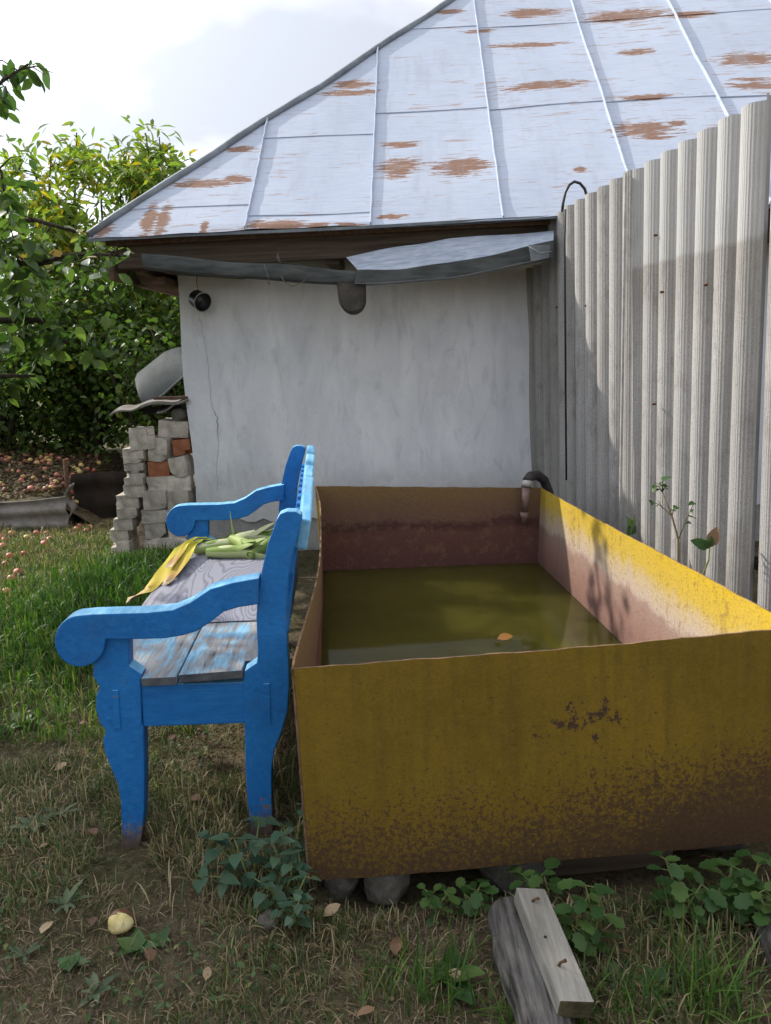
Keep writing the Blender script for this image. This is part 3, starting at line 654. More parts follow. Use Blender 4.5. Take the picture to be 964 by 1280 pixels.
out_pts = [oc + Vector((-.098, 0, .02))] + out_pts + [oc + Vector((.092, 0, .02))]
ol.prism(out_pts, (0, .26, 0)); ol.build('outlet_block', m_simple('grey_brown_outlet', (.045, .04, .035), (.09, .08, .07), 7, .85, .2, .4), gut2, bevel=.012)
tg = MB(); q = [at_y(661, 306, 4.79), at_y(688, 306, 4.79), at_y(686, 322, 4.79), at_y(664, 327, 4.79)]
tg.prism(q, (0, .006, 0)); tg.build('tin_flap', M['zinc'], gut2)
MB().tube([at_y(661, 308, 4.78), at_y(675, 316, 4.77), at_y(690, 314, 4.77)], .002, 5).build('tie_wire', M['clamp'], gut2)

# black can hanging on the wall
hc = at_y(249, 375, 5.52)
can = empty('hanging_can', tuple(hc), 0, 'small black enamel mug hanging on wire at the wall corner', 'mug')
d_ = Vector((.62, -.62, -.35)).normalized(); cm_ = MB()
cm_.tube([-d_ * .045, -d_ * .04, d_ * .045, d_ * .05, d_ * .046, -d_ * .03], [.052, .062, .066, .069, .060, .056], 20)
cm_.build('body', M['blackmetal'], can)
rim = MB(); u_ = d_.orthogonal().normalized(); w_ = d_.cross(u_)
rim.tube([d_ * .052 + (u_ * math.cos(2 * PI * k / 20) + w_ * math.sin(2 * PI * k / 20)) * .069 for k in range(21)], .0035, 6)
rim.build('rim', M['clamp'], can)
MB().tube([Vector((0, .0, .06)), Vector((-.008, .01, .12)), Vector((0, -.01, .17)), Vector((-.004, -.02, .24))], .003, 5).build('wire', M['wire'], can)

# ------------------------------------------------------------------ corrugated fence
def fpos(Y): return 1.147 + .16 * (5.08 - Y)
FD = Vector((.158, -.987, 0)).normalized(); FN = Vector((-FD.y * -1, 0, 0))
FN = Vector((-.987, -.158, 0))                              # towards the yard
F0 = Vector((fpos(5.08), 5.08, 0))
fence = empty('corrugated_fence', tuple(F0), 0, 'tall grey corrugated asbestos slate fence along the right side of the tank', 'fence')
def corr_sheet(s0, s1, z0, z1, off, lean=.0, amp=.028, ph=0., tilt=0., dz=0., mat='slate'):
    n = max(8, int((s1 - s0) / .15 * 12)); mb = MB(); uvs = []
    L = s1 - s0
    def fn(a, b):
        s = s0 + a * L; z = z0 + b * (z1 + dz * a - z0)
        cw = math.cos(2 * PI * (s - ph) / .15); o = amp * (cw + .22 * math.cos(4 * PI * (s - ph) / .15 + PI)) + off + (z - 2.3) * -lean + tilt * (1 - b) * a
        return FD * s + FN * o + Vector((0, 0, z))
    mb.grid(fn, n, 8)
    o = mb.build('corrugated_sheet', M[mat], fence, solid=.007)
    uv = o.data.uv_layers.new(name='UVMap')
    for lp in o.data.loops:
        j, i = divmod(lp.vertex_index, n + 1); uv.data[lp.index].uv = (s0 + i / n * L, j / 8 * 2)
    return o
corr_sheet(-.44, -.015, -.05, 2.02, .0, -.02, ph=.02, mat='slate_plain')
corr_sheet(-.03, .275, -.05, 2.27, .012, -.02, ph=.03, dz=.01, mat='slate_plain')
corr_sheet(.30, 1.12, -.05, 2.285, .02, -.02, ph=.02, dz=.015, mat='slate_plain')
corr_sheet(1.09, 2.125, -.05, 2.30, .0, -.022, ph=.05, dz=.02)
corr_sheet(2.145, 3.2, -.05, 2.32, -.02, -.03, ph=.06, tilt=-.05)
corr_sheet(3.17, 4.2, -.05, 2.30, .0, -.02, ph=.02)
st_ = MB(); st_.bar(FD * 1.10 + FN * .032 + Vector((0, 0, 0)), FD * 1.10 + FN * .054 + Vector((0, 0, 2.285)), .012, .012, FN); st_.build('sheet_edge', M['clamp'], fence)
for s in (-.35, 1.1, 2.15, 3.2, 4.1): MB().box(FD * s - FN * .20 + Vector((0, 0, 1.05)), (.08, .08, 2.2)).build('post', M['oldwood'], fence, bevel=.005)
for z in (.5, 1.85): MB().bar(FD * -.4 - FN * .13 + Vector((0, 0, z)), FD * 4.2 - FN * .13 + Vector((0, 0, z)), .04, .06).build('rail', M['oldwood'], fence)
for px, py in ((885, 356), (830, 365), (735, 382), (822, 294), (698, 384), (709, 375), (820, 505)):
    p = at_plane(px, py, F0 + FN * .02, FN) - F0
    k = MB(); k.tube([p, p + FN * .012, p + FN * .020], [.004, .007, .004], 8); k.build('nail', M['rustnail'], fence)
lp_ = [at_y(a, b, 4.72) for a, b in ((703, 264), (704, 254), (707, 240), (712, 231), (718, 227), (725, 229), (731, 236), (734, 246), (736, 256))]
lo_ = empty('wire_loop', tuple(lp_[4]), 0, 'black wire loop sticking up over the top of the fence', 'wire')
MB().tube([p - lp_[4] for p in lp_], .0085, 8).build('loop', M['blackmetal'], lo_)
MB().tube([lp_[0] - lp_[4], at_y(707, 262, 4.7) - lp_[4], at_y(706, 300, 4.68) - lp_[4], at_y(708, 600, 4.6) - lp_[4]], .006, 6).build('gap_shade_strip', M['blackmetal'], lo_)  # black strip added down the fence for the dark gap between sheets

# ------------------------------------------------------------------ tank
NLb, NLt = Vector((-.237, 1.753, .06)), Vector((-.247, 1.775, .650))
NRb, NRt = Vector((1.075, 1.85, .06)), Vector((1.092, 1.885, .665))
FLb, FLt = Vector((-.40, 4.39, .04)), Vector((-.413, 4.40, .695))
FRb, FRt = Vector((.915, 4.39, .04)), Vector((.932, 4.39, .634))
TO = Vector((.35, 3.0, 0))
tank = empty('water_tank', tuple(TO), 0, 'long open rusty yellow steel tank half full of green water beside the fence', 'tank')
def tank_panel(Ab, Bb, At, Bt, outn, disp, mo, mi, nu=40, nv=14, label=None, name='side_panel'):
    on = Vector(outn); mb = MB(); th = .006
    def S(a, b, o): return Ab.lerp(Bb, a).lerp(At.lerp(Bt, a), b) + on * (disp(a, b) + o) - TO
    def rimz(a): return Vector((0, 0, .0011 * math.sin(37 * a) + .0008 * math.sin(83 * a + 1)))
    mb.grid(lambda a, b: S(a, b, th / 2) + (rimz(a) if b in (0, 1) else Vector()), nu, nv, 0)
    k = len(mb.v); mb.grid(lambda a, b: S(1 - a, b, -th / 2) + (rimz(1 - a) if b in (0, 1) else Vector()), nu, nv, 1)
    for i in range(nu):                                       # rim strips
        t0 = nv * (nu + 1) + i; t1 = k + nv * (nu + 1) + (nu - i)
        mb.face((t0, t0 + 1, t1 - 1, t1), 2); b0, b1 = i, k + nu - i
        mb.face((b0, b1, b1 - 1, b0 + 1), 2)
    for j in range(nv):
        a0, a1 = j * (nu + 1), (j + 1) * (nu + 1); c0, c1 = k + j * (nu + 1) + nu, k + (j + 1) * (nu + 1) + nu
        mb.face((a0, a1, c1, c0), 2)
        a0, a1, c0, c1 = a0 + nu, a1 + nu, c0 - nu, c1 - nu
        mb.face((a0, c0, c1, a1), 2)
    o = mb.build(name, [mo, mi, M['rim']], tank); md = o.modifiers.new('split', 'EDGE_SPLIT'); md.split_angle = R(40)
    if label: o['label'] = label
    return o
sb = lambda a, b: .010 * math.sin(PI * a) * math.sin(PI * b) + .004 * math.sin(7 * a + 2 * b)
tank_panel(NLb, NRb, NLt, NRt, (.07, -1, 0), lambda a, b: .010 * math.sin(PI * a) + .003 * math.sin(9 * a + 3 * b), M['tank_out'], M['tank_in'], label='near end panel, ochre paint with rust spreading from below', name='end_panel')
tank_panel(FRb, FLb, FRt, FLt, (0, 1, 0), sb, M['tank_out'], M['tank_old'], label='far end panel, maroon rust inside', name='end_panel')
# left side bows inward in its middle
tank_panel(FLb, NLb, FLt, NLt, (-1, -.06, 0), lambda a, b: -.052 * math.sin(PI * min(1, a * 1.02)) * b ** .7 - .004 * math.sin(11 * a), M['tank_out'], M['tank_old'], name='side_panel')
tank_panel(NRb, FRb, NRt, FRt, (1, .05, 0), lambda a, b: .012 * math.sin(PI * a) * math.sin(PI * b) + .004 * math.sin(8 * a) * b, M['tank_out'], M['tank_in'], label='right side panel, bright yellow top edge above a pinkish tide mark', name='side_panel')
MB().prism([p - TO + Vector((0, 0, .004)) for p in (NLb, NRb, FRb, FLb)], (0, 0, .006)).build('bottom_plate', M['rim'], tank)
WZ = .172
wt_ = MB()
def wpt(a, b):
    f_ = (WZ - .05) / .6; n_ = NLb.lerp(NLt, f_).lerp(NRb.lerp(NRt, f_), a); m_ = FLb.lerp(FLt, f_).lerp(FRb.lerp(FRt, f_), a); p = n_.lerp(m_, b); p.z = WZ
    if a == 0: p.x += -.035 * 0 + .052 * math.sin(PI * b) * f_ ** .7 - .006
    return p
wt_.grid(wpt, 6, 20); tag(wt_.build('water', M['water']), kind='structure')
# drain hose over the far right corner
h0 = at_y(664, 600, 4.36)
hose = empty('drain_hose', tuple(h0), 0, 'black rubber hose elbow with brown nozzle hooked over the far tank rim', 'hose')
hp = [at_y(a, b, Y) - h0 for a, b, Y in ((692, 640, 4.46), (686, 615, 4.46), (680, 600, 4.45), (672, 594, 4.42), (663, 595, 4.36), (658, 602, 4.33))]
MB().tube(hp, [.026, .028, .029, .029, .028, .027], 12).build('elbow', M['rubber'], hose)
c0 = at_y(659, 601, 4.33) - h0; c1 = at_y(658, 609, 4.32) - h0
MB().tube([c0, c1], [.032, .031], 14).build('clamp', M['clamp'], hose)
n1 = at_y(656, 640, 4.31) - h0; n2 = at_y(655.5, 655, 4.31) - h0
MB().tube([c1, n1], [.026, .020], 12).build('nozzle', M['bronze'], hose)
MB().tube([n1, n1 * .6 + n2 * .4, n1 * .55 + n2 * .45, n2], [.025, .025, .022, .019], 12).build('nozzle_tip', M['bronze'], hose)

# supports under the tank
def rock(name, c, d, seed, mat, label, cat='stone', group=None, sub=2, rough=.16, rz=0.):
    bm = bmesh.new(); bmesh.ops.create_icosphere(bm, subdivisions=sub, radius=1); rs = random.Random(seed)
    ph = [rs.uniform(0, 6) for _ in range(6)]
    for v in bm.verts:
        p = v.co; s_ = 1 + rough * (math.sin(3 * p.x + ph[0]) * math.sin(2.6 * p.y + ph[1]) + .6 * math.sin(5 * p.z + ph[2] + 2 * p.x))
        q = p * s_; m_ = max(abs(q.x), abs(q.y), abs(q.z)); q = q * (1 - .35 * (1 - m_))     # boxier
        v.co = (max(-.86, min(.86, q.x)) * d[0], max(-.86, min(.86, q.y)) * d[1], max(-.82, min(.82, q.z)) * d[2])
    me = bpy.data.meshes.new(name); bm.to_mesh(me); bm.free(); me.materials.append(mat)
    o = link(name, me, loc=c, rot=(0, 0, rz)); md = o.modifiers.new('bevel', 'BEVEL'); md.width = .004
    return tag(o, label, cat, group)
sg = 'stones propping up the tank'
rock('support_stone', (-.035, 1.845, -.012), (.075, .07, .082), 1, M['stone'], 'rounded pale stone under the near tank edge, left of centre', 'stone', sg)
rock('support_stone', (-.165, 1.85, -.012), (.06, .06, .082), 2, M['stone'], 'small grey stone under the near left tank corner', 'stone', sg)
rock('support_stone', (.33, 1.90, -.022), (.12, .10, .096), 3, M['stone'], 'broad dark stone in the shade below the middle of the tank', 'stone', sg)
rock('support_stone', (.95, 2.05, -.022), (.12, .12, .096), 4, M['stone'], 'stone deep under the right end of the tank', 'stone', sg)
rock('support_stone', (-.33, 4.2, -.02), (.12, .12, .07), 5, M['stone'], 'stone under the far left tank corner', 'stone', sg)
rock('support_stone', (.8, 4.2, -.03), (.12, .12, .082), 6, M['stone'], 'stone under the far right tank corner', 'stone', sg)
rock('stone', tuple(at_z(336, 1152, .02)), (.03, .03, .032), 8, M['stone'], 'small grey stone in the grass below the nettles', 'stone', rough=.2)
bb = MB().box((0, 0, 0), (.36, .07, .06)); tag(bb.build('support_board', M['oldwood'], loc=(.62, 1.95, -.045), rot=(0, 0, R(5)), bevel=.006), 'dark old board on the ground under the tank edge behind the weeds', 'board')

# ------------------------------------------------------------------ bench
BO = Vector((-.6, 2.02, 0)); BR = R(3.43)
BXv, BYv = Vector((math.cos(BR), math.sin(BR), 0)), Vector((-math.sin(BR), math.cos(BR), 0))
bench = empty('garden_bench', tuple(BO), BR, 'bright blue wooden garden bench with carved legs and scrolled armrests', 'bench')
def buv(px, py): p = at_plane(px, py, BO, BYv) - BO; return p.dot(BXv), p.z
def z5(l): return [buv(60 + x / 2.678, 530 + y / 2.678) for x, y in l]
def z6(l): return [buv(60 + x / 2.678, 740 + y / 2.678) for x, y in l]
leg_o = z6([(150, 235), (150, 285), (172, 322), (161, 348), (159, 395), (172, 440), (192, 468), (183, 500), (190, 545), (213, 600), (232, 645), (243, 705), (246, 790), (240, 890), (270, 900), (300, 890), (313, 820), (321, 740), (322, 600), (319, 460), (312, 440), (309, 300), (313, 277), (270, 248), (268, 150), (195, 150)])
arm_o = z5([(150, 632), (250, 629), (330, 627), (420, 618), (480, 592), (545, 548), (620, 527), (708, 511), (706, 600), (640, 610), (590, 625), (545, 660), (500, 690), (450, 705), (390, 714), (270, 717), (198, 717)] + [(112 + 85 * math.cos(R(q)), 722 + 86 * math.sin(R(q))) for q in range(20, 266, 12)])
post_o = z5([(766, 320), (776, 302), (800, 293), (830, 294), (848, 304), (850, 322), (838, 365), (818, 450), (803, 530), (797, 620), (800, 720), (806, 800), (808, 880)]) + \
         z6([(802, 400), (782, 470), (758, 530), (748, 600), (749, 700), (756, 850), (725, 860), (690, 852), (677, 790), (668, 700), (661, 600), (658, 450), (654, 285), (658, 266), (700, 238)]) + \
         z5([(702, 760), (697, 650), (703, 570), (713, 505), (735, 405)])
FT = .052                                                     # board thickness
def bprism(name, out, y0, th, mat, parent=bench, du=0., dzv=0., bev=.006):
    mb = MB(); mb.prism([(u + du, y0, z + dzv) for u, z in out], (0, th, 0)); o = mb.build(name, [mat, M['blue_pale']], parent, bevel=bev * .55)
    for p in o.data.polygons:                                   # upper faces paler: sky highlight painted in, plus wear
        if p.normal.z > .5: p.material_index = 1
    return o
BL = 1.56
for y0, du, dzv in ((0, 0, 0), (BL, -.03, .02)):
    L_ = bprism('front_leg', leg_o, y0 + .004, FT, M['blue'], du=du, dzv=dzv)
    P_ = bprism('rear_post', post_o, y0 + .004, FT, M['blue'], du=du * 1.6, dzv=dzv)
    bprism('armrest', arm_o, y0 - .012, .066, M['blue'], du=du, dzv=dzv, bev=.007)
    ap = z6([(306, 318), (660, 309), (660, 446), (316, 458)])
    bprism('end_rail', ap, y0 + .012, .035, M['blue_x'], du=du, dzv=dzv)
    for out, par in ((z6([(215, 330), (235, 330), (243, 460), (220, 460)]), L_), (z6([(722, 308), (742, 308), (745, 440), (724, 438)]), P_)):
        bprism('tenon', out, y0 + .0005, .006, M['blue_x'], par, du, dzv, .001)
    for px in ((200, 430), (690, 325), (690, 452), (305, 440)):
        (u_, z_), = z6([px]); MB().tube([(u_ + du, y0 + .006, z_ + dzv), (u_ + du, y0 + .001, z_ + dzv)], [.006, .005], 10).build('peg', M['blue_x'], bench)
xa, zs = z6([(311, 293)])[0]; xb = z6([(652, 268)])[0][0]; gxm = z6([(437, 288)])[0][0]
ZS = zs + .006; TH = .026
def seat_board(poly, zt):
    mb = MB(); n = len(poly); mb.prism([(x, y, zt) for x, y in poly], (0, 0, -TH))
    o = mb.build('seat_plank', [M['plank'], M['plank_end']], bench, bevel=.003)
    for p in o.data.polygons:
        if abs(p.normal.y) > .7: p.material_index = 1
    return o
xl, xr = -.272, .262
seat_board([(xa + .002, -.006), (gxm - .004, -.010), (gxm - .012, BL + .04), (xl, BL + .0), (xl, .062), (xa - .0, .062)], ZS)
seat_board([(gxm + .004, -.012), (xb - .002, -.006), (xb, .064), (xr, .064), (xr - .02, BL), (gxm - .004, BL + .04)], ZS + .006)
MB().box((xl + .03, BL / 2 + .03, ZS - .085), (.035, BL - .06, .11)).build('front_apron', M['blue_x'], bench, bevel=.004)
MB().box((.235, BL / 2 + .03, ZS - .085), (.035, BL - .06, .11)).build('rear_apron', M['blue_x'], bench, bevel=.004)
# backrest: lower rail, slats and the carved crest; it leans back with the posts
def bx_(z): return .268 + (z - .60) * .205 if z > .6 else .268
def back_y(s): return .05 + s * (BL - .04)
def back_off(s): return -.03 * s * 1.2
MB().bar((bx_(.66) + .004, .055, .665), (bx_(.66) - .034, BL + .005, .685), .03, .075, (-.2, 0, 1)).build('lower_rail', M['blue'], bench, bevel=.004)
NS = 11
for k in range(NS):
    s = (k + .7) / (NS + .4); y = back_y(s); o = back_off(s)
    mb = MB(); wv = .034
    pts = [(bx_(z) + o, y + sg_ * (wv + w_), z + .015 * s) for sg_, lst in ((-1, ((.66, 0), (.74, -.004), (.80, .008), (.86, -.004), (.93, 0))), (1, ((.93, 0), (.86, -.004), (.80, .008), (.74, -.004), (.66, 0)))) for z, w_ in lst]
    mb.prism(pts, (.020, 0, -.004)); mb.build('back_slat', M['blue'], bench, bevel=.003)
prof = [(0, .972), (.05, .985), (.16, .995), (.26, 1.0), (.30, 1.016), (.335, 1.018), (.36, 1.00), (.365, .925), (.44, .915), (.448, .995), (.49, 1.0), (.53, 1.018), (.555, .96), (.57, 1.025), (.60, 1.03), (.66, 1.036), (.70, 1.02), (.735, .965), (.745, 1.03), (.80, 1.04), (.84, 1.035), (.88, 1.01), (.92, 1.0), (.96, 1.01), (1.0, 1.015)]
cr = MB(); bot = [(1.0, .915), (.5, .905), (0, .885)]
pts = [Vector((bx_(z) + back_off(s) + .012, back_y(s), z + .012 * s)) for s, z in prof + bot]
cr.prism(pts, (.034, 0, -.007)); cr.build('crest_rail', [M['blue_pale']], bench, bevel=.006)  # lit look of the crest put into its pale colour

# oilcloth over the seat
cl = MB()
def clf(a, b):
    y = .40 + b * 1.06; x = xl - .012 + a * (.252 - xl + .01) - .02 * b
    z = ZS + .010 + .0025 * math.sin(8 * a + 5 * b) * math.sin(6 * b)
    if a == 0: z -= .012
    return BO + BXv * x + BYv * (y + .02 * math.sin(3 * a)) + Vector((0, 0, z))
cl.grid(clf, 12, 24); tag(cl.build('oilcloth', M['cloth'], solid=.002), 'grey wood-grain oilcloth spread over the bench seat', 'oilcloth')

# ------------------------------------------------------------------ corn
def bpt(x, y, z=0.): return BO + BXv * x + BYv * y + Vector((0, 0, z))
ZC = ZS + .014
def cob(p, d, L, r, label, seed, silk=True):
    rs = random.Random(seed); d = Vector(d).normalized(); side = d.cross(Vector((0, 0, 1))).normalized(); up = side.cross(d)
    c = empty('corn_cob', tuple(p), 0, label, 'corn cob', 'freshly picked corn cobs on the bench')
    n = 12; body = MB()
    body.tube([d * (L * (k / n - .5)) + up * .006 * math.sin(PI * k / n) for k in range(n + 1)], [max(.004, r * math.sin(PI * min(.97, .10 + .86 * k / n)) ** .6) for k in range(n + 1)], 14)
    body.build('ear', M['husk'], c)
    for q in range(6):
        a = 2 * PI * q / 6 + rs.uniform(-.3, .3); ax_ = side * math.cos(a) + up * math.sin(a); tg_ = d.cross(ax_)
        w0 = r * rs.uniform(.75, 1.0); L2 = L * rs.uniform(1.0, 1.55); flare = rs.uniform(.05, .16) * (1 if ax_.z > -.3 else .1); mb = MB()
        def fn(i, j):
            t_ = j; u_ = i * 2 - 1; wdt = w0 * math.sin(PI * min(.985, .12 + .88 * t_)) ** .7 + .001
            rr = r * 1.06 * math.sin(PI * min(.95, .15 + .7 * t_)) ** .6 + .003 + max(0, t_ - .55) * flare
            ang = u_ * wdt / max(rr, .01); ang = max(-1.4, min(1.4, ang))
            return d * (L * -.52 + L2 * t_) + (ax_ * math.cos(ang) + tg_ * math.sin(ang)) * rr + Vector((0, 0, max(0, 0)))
        mb.grid(fn, 6, 9); mb.build('husk_leaf', M['husk'], c, solid=.001)
    if silk:
        mb = MB()
        for q in range(9):
            e = d * (L * .46); f_ = d * (L * .46 + rs.uniform(.03, .06)) + side * rs.uniform(-.02, .02) + up * rs.uniform(-.014, .012)
            mb.tube([e, e.lerp(f_, .5) + up * .003, f_], [.004, .003, .0015], 5)
        mb.build('silk', M['silk'], c)
    return c
def wp(px, py, z): return at_z(px, py, z)
cob(wp(288, 690, ZC + .022), (1, -.05, .0), .21, .026, 'pale corn cob lying nearest the viewer with brown silk', 1)
cob(wp(302, 679, ZC + .045), (.7, -.8, -.12), .17, .023, 'short light corn cob pointing down on top of the heap', 2)
cob(wp(318, 672, ZC + .030), (1, .15, -.02), .21, .028, 'large green corn cob at the back right of the heap', 3, False)
cob(wp(268, 683, ZC + .024), (.9, .5, .02), .19, .025, 'green corn cob at the left end of the heap', 4, False)
cob(wp(326, 688, ZC + .022), (.6, 1, .05), .15, .020, 'slim green corn cob against the backrest', 5, False)
lp = [wp(258, 679, ZC + .035), wp(240, 680, ZC + .045), wp(226, 689, ZC + .035), wp(214, 705, ZC + .02), wp(200, 722, ZC + .01), wp(185, 735, ZC + .0), wp(172, 742, ZC - .03), wp(160, 748, ZC - .06)]
mb = MB(); nb = 28
def lpath(t):
    i = t * (len(lp) - 1); k = min(int(i), len(lp) - 2); return lp[k].lerp(lp[k + 1], i - k)
def lfn(a, b):
    p = lpath(b); d = (lpath(min(1, b + .03)) - lpath(max(0, b - .03))).normalized(); s_ = d.cross(Vector((0, 0, 1))).normalized()
    wd = .036 * (math.sin(PI * min(.96, .12 + .86 * b)) ** .5); u_ = a * 2 - 1
    return p + s_ * wd * u_ * (1 - .2 * math.sin(7 * b) ** 2) + Vector((0, 0, .014 * abs(u_) * math.cos(3 * b) + .004 * math.sin(20 * b + 3 * u_)))
def corn_leaf(shift, wide, label, cut):
    mb = MB()
    def g_(a, b): return lfn(a, .02 + b * cut) + shift * (1 + .8 * b) + (lfn(a, .02 + b * cut) - lpath(.02 + b * cut)) * (wide - 1)
    mb.grid(g_, 6, nb); o = mb.build('corn_leaf', M['cornleaf'], solid=.0012); tag(o, label, 'corn leaf'); uv = o.data.uv_layers.new(name='UVMap')
    for l_ in o.data.loops: j, i = divmod(l_.vertex_index, 7); uv.data[l_.index].uv = (i / 6, j / nb)
corn_leaf(Vector((.035, .02, .008)), .7, 'shorter yellow-green corn leaf lying beside the long yellow one', .72)
corn_leaf(Vector((.012, .03, .016)), .5, 'narrow yellow corn leaf on top of the long yellow one', .55)
mb.grid(lfn, 6, nb); o = mb.build('corn_leaf', M['cornleaf'], solid=.0012); tag(o, 'long yellow corn leaf with dry brown tip hanging over the seat edge', 'corn leaf')
uv = o.data.uv_layers.new(name='UVMap')
for l_ in o.data.loops: j, i = divmod(l_.vertex_index, 7); uv.data[l_.index].uv = (i / 6, j / nb)
ls = MB(); b0 = wp(292, 672, ZC + .05)
for dx, h, dy in ((-.012, .13, .02), (.005, .05, .0), (-.03, .03, -.02)):
    ls.grid(lambda a, b: b0 + Vector((dx * b + (a - .5) * .012 * (1 - b * .9), dy * b, h * b)), 2, 5)
tag(ls.build('corn_shoot', M['husk'], solid=.001), 'thin green corn blade standing up from the corn heap', 'corn leaf')

# ------------------------------------------------------------------ brick stack at the house corner
def zb(x0, y0, x1, y1): return (130 + x0 / 4.415, 420 + y0 / 4.415, 130 + x1 / 4.415, 420 + y1 / 4.415)
BW = 'loose bricks piled at the house corner'
def brick(rect, Y, depth, label, mat='brick', ry=0., rz=0., seed=0, rx=0.):
    x0, y0, x1, y1 = zb(*rect); c = at_y((x0 + x1) / 2, (y0 + y1) / 2, Y); a, b = at_y(x0, y0, Y), at_y(x1, y1, Y)
    wd, ht = (b.x - a.x) * .97, (a.z - b.z) * .985
    rs = random.Random(seed + int(x0 * 7 + y0)); bm = bmesh.new(); bmesh.ops.create_cube(bm, size=1)
    bmesh.ops.subdivide_edges(bm, edges=bm.edges[:], cuts=2, use_grid_fill=True)
    for v in bm.verts:
        n = v.co.copy(); e = sum(abs(abs(t) - .5) < 1e-4 for t in n)
        k = (.009 if rs.random() < .2 else .0025) if e == 2 else ((.026 if rs.random() < .3 else .003) if e == 3 else .0022)
        v.co = Vector((n.x * wd, n.y * depth, n.z * ht)) - Vector((n.x, n.y, n.z)).normalized() * abs(rs.gauss(0, k)) * (1.6 if e == 3 else 1)
    me = bpy.data.meshes.new('brick'); bm.to_mesh(me); bm.free(); me.materials.append(M[mat])
    o = link('brick', me, loc=(c.x, Y + depth / 2, c.z), rot=(rx, ry, rz))
    md = o.modifiers.new('bevel', 'BEVEL'); md.width = .0022; md.segments = 1
    return tag(o, label, 'brick', BW)
LC = [((108, 515, 262, 625), .24, 'topmost brick of the left column, chipped and turned', .12), ((97, 622, 225, 704), .22, 'second brick from the top of the left column', .0), ((103, 703, 222, 764), .22, 'thin third brick from the top of the left column', .03),
      ((105, 764, 222, 824), .22, 'fourth brick from the top of the left column', -.03), ((98, 824, 225, 892), .22, 'fifth brick down the left column with a rough face', .06), ((58, 880, 198, 954), .24, 'sixth brick down the left column, jutting out to the left', .0),
      ((63, 952, 182, 1010), .22, 'seventh brick down the left column', .05), ((48, 1010, 168, 1074), .24, 'eighth brick down the left column', -.04), ((25, 1068, 138, 1140), .24, 'second lowest brick of the left column', .03), ((30, 1138, 150, 1225), .24, 'lowest brick of the left column in the grass', -.02)]
for i, (r_, d_, lb, rz_) in enumerate(LC): brick(r_, 5.60 + .012 * (i % 3), d_, lb, 'brick', rz=rz_ if i else .3, seed=i, rx=.05 if i == 0 else 0)
RC = [((288, 470, 468, 560), .26, 'pale slab-like brick at the top beside the wall, tilted', 'brick', .10, .05, 5.70), ((285, 545, 385, 600), .2, 'dark red brick wedged under the tilted pale slab', 'redbrick', .12, .0, 5.76),
      ((240, 562, 368, 694), .22, 'big squarish pale brick right of the left column', 'brick', .10, -.12, 5.64), ((370, 574, 478, 660), .2, 'upper red brick against the house corner', 'redbrick', -.05, .05, 5.66),
      ((230, 692, 360, 784), .2, 'lower red brick beside the squarish pale brick', 'redbrick', .02, .1, 5.66), ((360, 668, 474, 782), .2, 'beige brick set at a slant right of the lower red brick', 'brick', -.16, -.1, 5.63),
      ((228, 778, 486, 857), .13, 'long stretcher brick below the lower red brick', 'brick', -.015, .0, 5.64), ((203, 858, 348, 960), .25, 'left one of two square header bricks in the right pile', 'brick', .0, .04, 5.60),
      ((344, 858, 488, 966), .25, 'right one of two square header bricks, broken at its corner', 'brick', -.03, -.12, 5.62), ((197, 962, 410, 1031), .13, 'long stretcher brick partly hidden by the bench armrest', 'brick', .0, .0, 5.61),
      ((215, 1031, 345, 1122), .25, 'square header brick low in the right pile', 'brick', .0, .03, 5.62), ((349, 1036, 480, 1120), .25, 'low header brick half hidden by the bench scroll', 'brick', .0, -.03, 5.63),
      ((213, 1120, 470, 1190), .2, 'long bottom brick of the right pile in the grass', 'brick', .0, .02, 5.61), ((225, 1188, 480, 1250), .2, 'half buried brick under the right pile', 'brick', .0, .0, 5.62)]
for i, (r_, d_, lb, mt, ry_, rz_, Y_) in enumerate(RC): brick(r_, Y_, d_, lb, mt, ry_, rz_, 30 + i)
brick((60, 1225, 170, 1270), 5.62, .24, 'buried footing brick under the left column', 'brick', 0, 0, 77)
# hidden rear bricks that carry the tub
for k in range(7):
    mb = MB().box((0, 0, 0), (.5, .24, .112)); o = mb.build('brick', M['brick'], loc=(-1.80 + .012 * (k % 2), 6.02, .05 + k * .114), bevel=.006)
    tag(o, 'shaded brick behind the pile, course %s' % ['at the ground', 'second from the ground', 'third from the ground', 'fourth from the ground', 'fifth from the ground', 'sixth from the ground', 'at the top'][k], 'brick', BW)
# stub of round wood
p = at_y(*zb(425, 435, 425, 435)[:2], 5.72)
lg = MB(); lg.tube([p + Vector((-.03, -.05, 0)), p + Vector((.0, .0, .003)), p + Vector((.09, .20, .01))], [.045, .05, .047], 12)
tag(lg.build('wood_stub', M['stone']), 'short round grey stub on top of the bricks by the wall', 'log')
# slate scraps
def scrap(pts, th, name, label, sagz=.02):
    Pw = [at_y(a, b, Y) for a, b, Y in pts]; mb = MB()
    A, B, C_, D = Pw
    mb.grid(lambda a, b: A.lerp(B, a).lerp(D.lerp(C_, a), b) + Vector((0, 0, sagz * math.sin(PI * 2 * a))), 12, 3)
    return tag(mb.build(name, M['slatebit'], solid=th), label, 'slate')
scrap([(137, 519, 5.62), (176, 508, 5.62), (182, 502, 5.9), (146, 512, 5.9)], .012, 'slate_scrap', 'curved slate scrap jutting out left of the bricks', .012)
scrap([(176, 509, 5.60), (236, 500, 5.60), (236, 492, 6.0), (182, 500, 6.0)], .014, 'slate_scrap', 'dark slate sheet lying flat under the tipped tub', .014)
scrap([(196, 516, 5.64), (234, 500, 5.66), (236, 494, 5.95), (200, 508, 5.95)], .012, 'slate_scrap', 'lower bent slate sheet above the wood stub', -.012)
